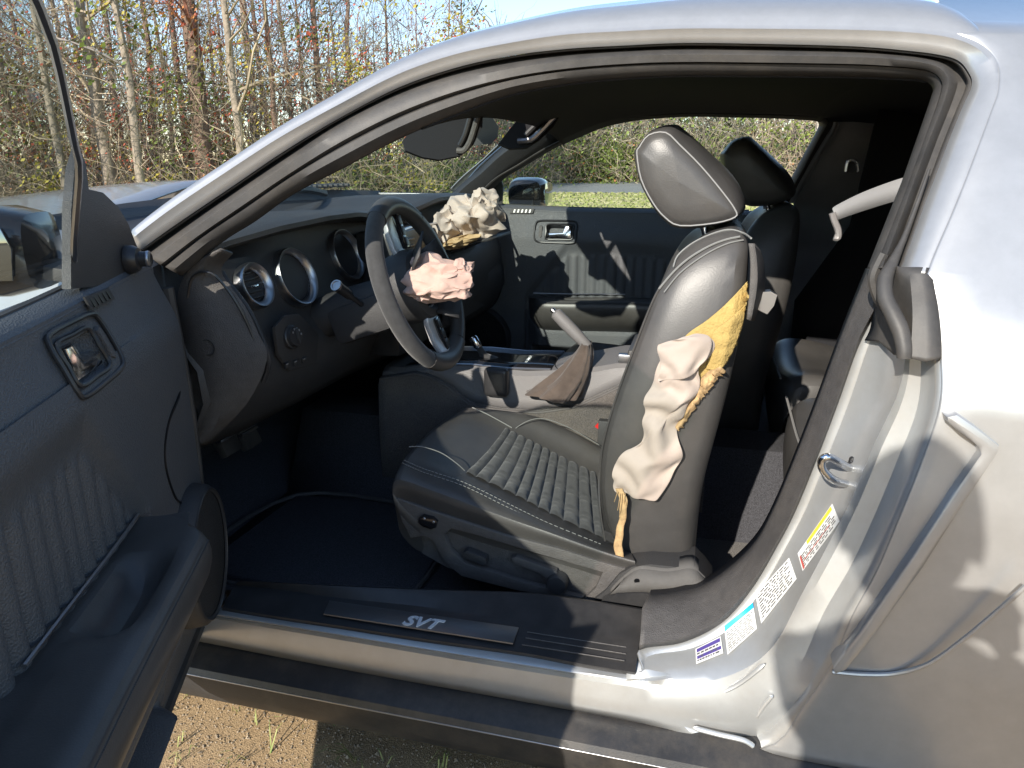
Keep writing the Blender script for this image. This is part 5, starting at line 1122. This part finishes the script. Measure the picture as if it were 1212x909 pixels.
def leafstuff(name, label, mt, n, pxr, dr, zr, size, seed, clump=60, spread=.5):
    rr = random.Random(seed); m = MB(); cs = []
    for i in range(max(4, n // clump)):
        px = rr.uniform(*pxr); ds = rr.uniform(*dr)
        if px > 480: ds += max(0, min(1, (px - 520) / 160)) * 19
        cs.append((at(px, ds, zr[0] + (zr[1] - zr[0]) * rr.random() ** 1.5), ds / 24))
    for i in range(n):
        c, s = rr.choice(cs); p = c + Vector((rr.gauss(0, spread), rr.gauss(0, spread), rr.gauss(0, spread * .6))) * s; p.z = max(.03, p.z); leafq(m, p, size * s * rr.uniform(.6, 1.4), rr)
    tag(m.obj(name, mt, None, smooth=False), label, 'foliage', kind='stuff')
leafstuff('vine_foliage', 'olive and yellow vine leaves hanging in the woods', 'leaf_yellow', 7000, (-60, 600), (20, 27), (.3, 6.0), .055, 41, 70, .35)
leafstuff('dark_foliage', 'dull green evergreen leaves in the understorey', 'leaf_green', 9000, (-60, 1150), (21, 30), (.0, 3.2), .06, 42, 90, .55)
leafstuff('red_foliage', 'small red buds and leaves speckling the branches', 'leaf_red', 6500, (-60, 620), (21, 30), (1.2, 6.5), .045, 43, 40, .4)
leafstuff('dry_foliage', 'dry orange-brown leaves caught in the brush', 'leaf_orange', 3200, (-60, 1150), (21, 30), (.1, 4.5), .04, 44, 50, .5)
leafstuff('roadside_foliage', 'fresh green leaves filling the brush across the road', 'leaf_bright', 9000, (590, 1050), (24.5, 28), (.1, 3.0), .05, 46, 90, .7)
leafstuff('dusky_foliage', 'deep green leaves in the shade of the woods', 'leaf_dark', 6500, (-60, 1150), (25, 36), (.2, 4.0), .08, 45, 90, .8)
mat('dry_blade', (.40, .37, .21), .8, var=.4, vscale=.8)
for nm_, mt_, sd_ in (('lawn_tufts', 'blade', 71), ('dry_lawn_tufts', 'dry_blade', 72)):
    rr = random.Random(sd_); m = MB()
    for i in range(7000):
        pt = at(rr.uniform(590, 1000), rr.uniform(12, 27.5), .008); h = rr.uniform(.03, .09); a = rr.uniform(0, 6.28); dd_ = Vector((math.cos(a), math.sin(a), 0)); m.add([pt - dd_ * .03, pt + dd_ * .03, pt + dd_ * .05 + Vector((0, 0, h)), pt - dd_ * .04 + Vector((0, 0, h * .8))], [(0, 1, 2, 3)])
    tag(m.obj(nm_, mt_, None, smooth=False), 'green grass tufts of the lawn by the road' if sd_ == 71 else 'dry straw-coloured tufts in the lawn by the road', 'grass', kind='stuff')
# green shrubs at the roadside, one by one
def shrub(px, ds, rx, h, seed, mt, label):
    rr = random.Random(seed); root = empty('roadside_shrub', at(px, ds)); tag(root, label, 'shrub', 'green shrubs along the road')
    m = MB(); ml = MB()
    for i in range(16):
        q, d = tw(m, Vector((rr.gauss(0, rx * .25), rr.gauss(0, rx * .25), 0)), Vector((rr.gauss(0, .5), rr.gauss(0, .5), 1)), h * rr.uniform(.6, 1.1), .014, rr, 3, 4, .2, .15)
        for k in range(60):
            p = q[rr.randint(1, 4)] + Vector((rr.gauss(0, rx * .22), rr.gauss(0, rx * .22), rr.gauss(0, h * .12))); p.z = max(.02, p.z); leafq(ml, p, .075 * ds / 35 * rr.uniform(.6, 1.3), rr)
    m.obj('stems', 'twig_tan', root); ml.obj('foliage', mt, root, smooth=False)
for i, (px, ds, rx, h, mt_) in enumerate([(425, 24.5, .9, 1.3, 'leaf_bright'), (450, 25, .8, 1.2, 'leaf_yellow'), (500, 25, .9, 1.1, 'leaf_bright'), (530, 26, 1.0, 1.4, 'leaf_bright'), (560, 29, 1.0, 1.3, 'leaf_bright'), (630, 43, 1.3, 1.4, 'leaf_yellow'), (660, 44, 1.5, 1.7, 'leaf_bright'), (685, 44, 1.3, 1.9, 'leaf_bright'), (715, 45, 1.6, 2.4, 'leaf_bright'), (738, 45.5, 1.5, 2.6, 'leaf_bright'), (760, 46, 1.2, 1.6, 'leaf_yellow'), (830, 48, 1.6, 2.2, 'leaf_green'), (900, 52, 1.6, 2.0, 'leaf_yellow'), (935, 55, 1.6, 2.2, 'leaf_green'), (1010, 60, 1.6, 2.2, 'leaf_green')]):
    shrub(px, ds, rx, h, 300 + i, mt_, {'leaf_bright': 'fresh green leafy shrub at the roadside before the woods', 'leaf_yellow': 'yellowish green shrub at the roadside before the woods', 'leaf_green': 'dull olive shrub at the roadside before the woods'}[mt_])
# utility pole and wire
mat('pole_wood', (.46, .41, .34), .9, bump=1, bscale=12, var=.3, vscale=6, bdist=.02)
up_ = empty('utility_pole', at(964, 42)); tag(up_, 'weathered wooden utility pole standing on the far verge', 'utility pole')
MB().tube([(0, 0, 0), (0, 0, 4), (0, 0, 9)], [.15, .14, .11], 12).obj('pole', 'pole_wood', up_)
MB().box((0, 0, 8.3), (1.0, .06, .07), bev=.01).obj('crossarm', 'pole_wood', up_)
wa, wb = U(-60, 86, Y=16), U(700, 95, Y=24)
tag(MB().tube(cr([wa, wa.lerp(wb, .5) - Vector((0, 0, .25)), wb], 12), .012, 5).obj('overhead_wire', 'gauge', None), 'thin dark overhead wire strung in front of the trees', 'wire')

# ================================================================== the photographer, standing behind the lens
mat('skin', (.45, .27, .19), .55, sub=.1); mat('jacket', (.05, .06, .09), .9, bump=.4, bscale=200, var=.2, vscale=9); mat('jeans', (.06, .08, .14), .9, bump=.4, bscale=300, var=.25, vscale=7); mat('hair', (.05, .035, .025), .7, bump=1, bscale=160); mat('shoe', (.08, .07, .06), .7)
def skinned(name, verts, edges, radii, mt, parent, sub=2):
    me = bpy.data.meshes.new(name); me.from_pydata(verts, edges, []); bm = bmesh.new(); bm.from_mesh(me); ly = bm.verts.layers.skin.verify(); bm.verts.ensure_lookup_table()
    for i, v in enumerate(bm.verts):
        r = radii[i]; v[ly].radius = r if isinstance(r, tuple) else (r, r); v[ly].use_root = i == 0
    bm.to_mesh(me); bm.free(); me.materials.append(MT[mt]); o = bpy.data.objects.new(name, me); col.objects.link(o); o.parent = parent
    k = o.modifiers.new('skin', 'SKIN'); k.use_smooth_shade = True; q = o.modifiers.new('sub', 'SUBSURF'); q.levels = sub; q.render_levels = sub; return o
pr_ = empty('person', (-.165, -1.85, 0)); pr_.scale = (1.07,) * 3; tag(pr_, 'person in dark jacket and jeans holding up a phone beside the open door', 'person')
B = [(.03, 0, .86), (.03, .04, 1.0), (.04, .09, 1.14), (.05, .14, 1.27), (.05, .18, 1.335), (.05, .20, 1.375),   # 0-5 pelvis..neck, head
     (-.08, .13, 1.26), (.02, .28, 1.08), (.11, .50, 1.08), (.13, .56, 1.09),                        # 6-9 left shoulder, elbow, wrist, palm
     (.18, .13, 1.26), (.20, .30, 1.07), (.26, .50, 1.08), (.28, .56, 1.09),                          # 10-13 right
     (-.07, 0, .82), (-.09, .05, .46), (-.10, -.02, .09), (.13, 0, .82), (.15, .06, .46), (.15, -.01, .09)]
ED = [(0, 1), (1, 2), (2, 3), (3, 4), (4, 5), (3, 6), (6, 7), (7, 8), (8, 9), (3, 10), (10, 11), (11, 12), (12, 13), (0, 14), (14, 15), (15, 16), (0, 17), (17, 18), (18, 19)]
RB_ = [(.12, .10), (.115, .095), (.125, .10), (.125, .09), .052, .05, .062, .054, .040, .03, .062, .054, .040, .03, .08, .056, .04, .08, .056, .04]
skinned('body', B, ED, [tuple(x * .93 for x in r) if isinstance(r, tuple) else r * .92 for r in RB_], 'skin', pr_)
ji = [0, 1, 2, 3, 6, 7, 8, 10, 11, 12]; jm = {v: i for i, v in enumerate(ji)}
skinned('jacket', [B[i] for i in ji], [(jm[a], jm[b]) for a, b in ED if a in jm and b in jm], [tuple(x * 1.06 for x in RB_[i]) if isinstance(RB_[i], tuple) else RB_[i] * 1.15 for i in ji], 'jacket', pr_)
ti = [0, 14, 15, 16, 17, 18, 19]; tm = {v: i for i, v in enumerate(ti)}
skinned('trousers', [B[i] for i in ti], [(tm[a], tm[b]) for a, b in ED if a in tm and b in tm], [(.125, .108), .088, .066, .055, .088, .066, .055], 'jeans', pr_)
for x in (-.10, .15): skinned('shoe', [(x, -.03, .05), (x, .08, .04), (x, .17, .035)], [(0, 1), (1, 2)], [(.045, .045), (.045, .035), (.035, .025)], 'shoe', pr_)
hm = MB(); HC = Vector((.05, .235, 1.44)); rows = []
for i in range(13):
    t = -math.pi / 2 + math.pi * i / 12; rows.append([HC + Vector((.072 * math.cos(t) * math.cos(q), (.092 - .012 * (t < -.3)) * math.cos(t) * math.sin(q) + (.012 if t < -.2 and math.sin(q) > 0 else 0), .112 * math.sin(t))) for q in [2 * math.pi * k / 20 for k in range(20)]])
hm.grid(rows, cu=True); hm.obj('head', 'skin', pr_)
hm = MB(); hm.grid([[HC + Vector((.079 * math.cos(t) * math.cos(q), .100 * math.cos(t) * math.sin(q) - .012, .012 + .116 * math.sin(t))) for q in [2 * math.pi * k / 20 for k in range(20)]] for t in [.15 + (math.pi / 2 - .15) * i / 7 for i in range(8)]], cu=True); hm.obj('hair', 'hair', pr_, thick=.006)
MB().tube([HC + Vector((0, .088, .02)), HC + Vector((0, .112, -.02)), HC + Vector((0, .092, -.03))], [.006, .014, .008], 8).obj('nose', 'skin', pr_)
for s_ in (-1, 1):
    MB().lathe(HC + Vector((s_ * .03, .086, .018)), (0, 1, 0), [(.011, 0), (.008, .006), (0, .008)], 12).obj('eye', 'gauge', pr_); MB().lathe(HC + Vector((s_ * .073, .0, -.005)), (s_, 0, 0), [(.026, 0), (.03, .01), (.012, .014), (0, .01)], 14, flat=.6).obj('ear', 'skin', pr_)
MB().tube([HC + Vector((-.022, .092, -.058)), HC + Vector((0, .098, -.056)), HC + Vector((.022, .092, -.058))], .005, 6).obj('mouth', 'foam_torn', pr_)
for hx, sg in ((.13, 1), (.28, -1)):
    for f in range(4): skinned('finger', [(hx, .565, 1.085 + f * .019), (hx + sg * .01, .61, 1.088 + f * .020), (hx + sg * .03, .632 - .004 * f, 1.092 + f * .019), (hx + sg * .042, .62, 1.094 + f * .018)], [(0, 1), (1, 2), (2, 3)], [.010, .009, .008, .007], 'skin', pr_, 1)
    skinned('thumb', [(hx, .56, 1.10), (hx + sg * .012, .575, 1.145), (hx + sg * .035, .592, 1.155)], [(0, 1), (1, 2)], [.012, .010, .008], 'skin', pr_, 1)
phn = MB().box((.055, -1.205, 1.205), (.078, .0045, .038), bev=.004); tag(phn.obj('phone', 'piano', None), 'dark phone held sideways in both hands of the person', 'phone')
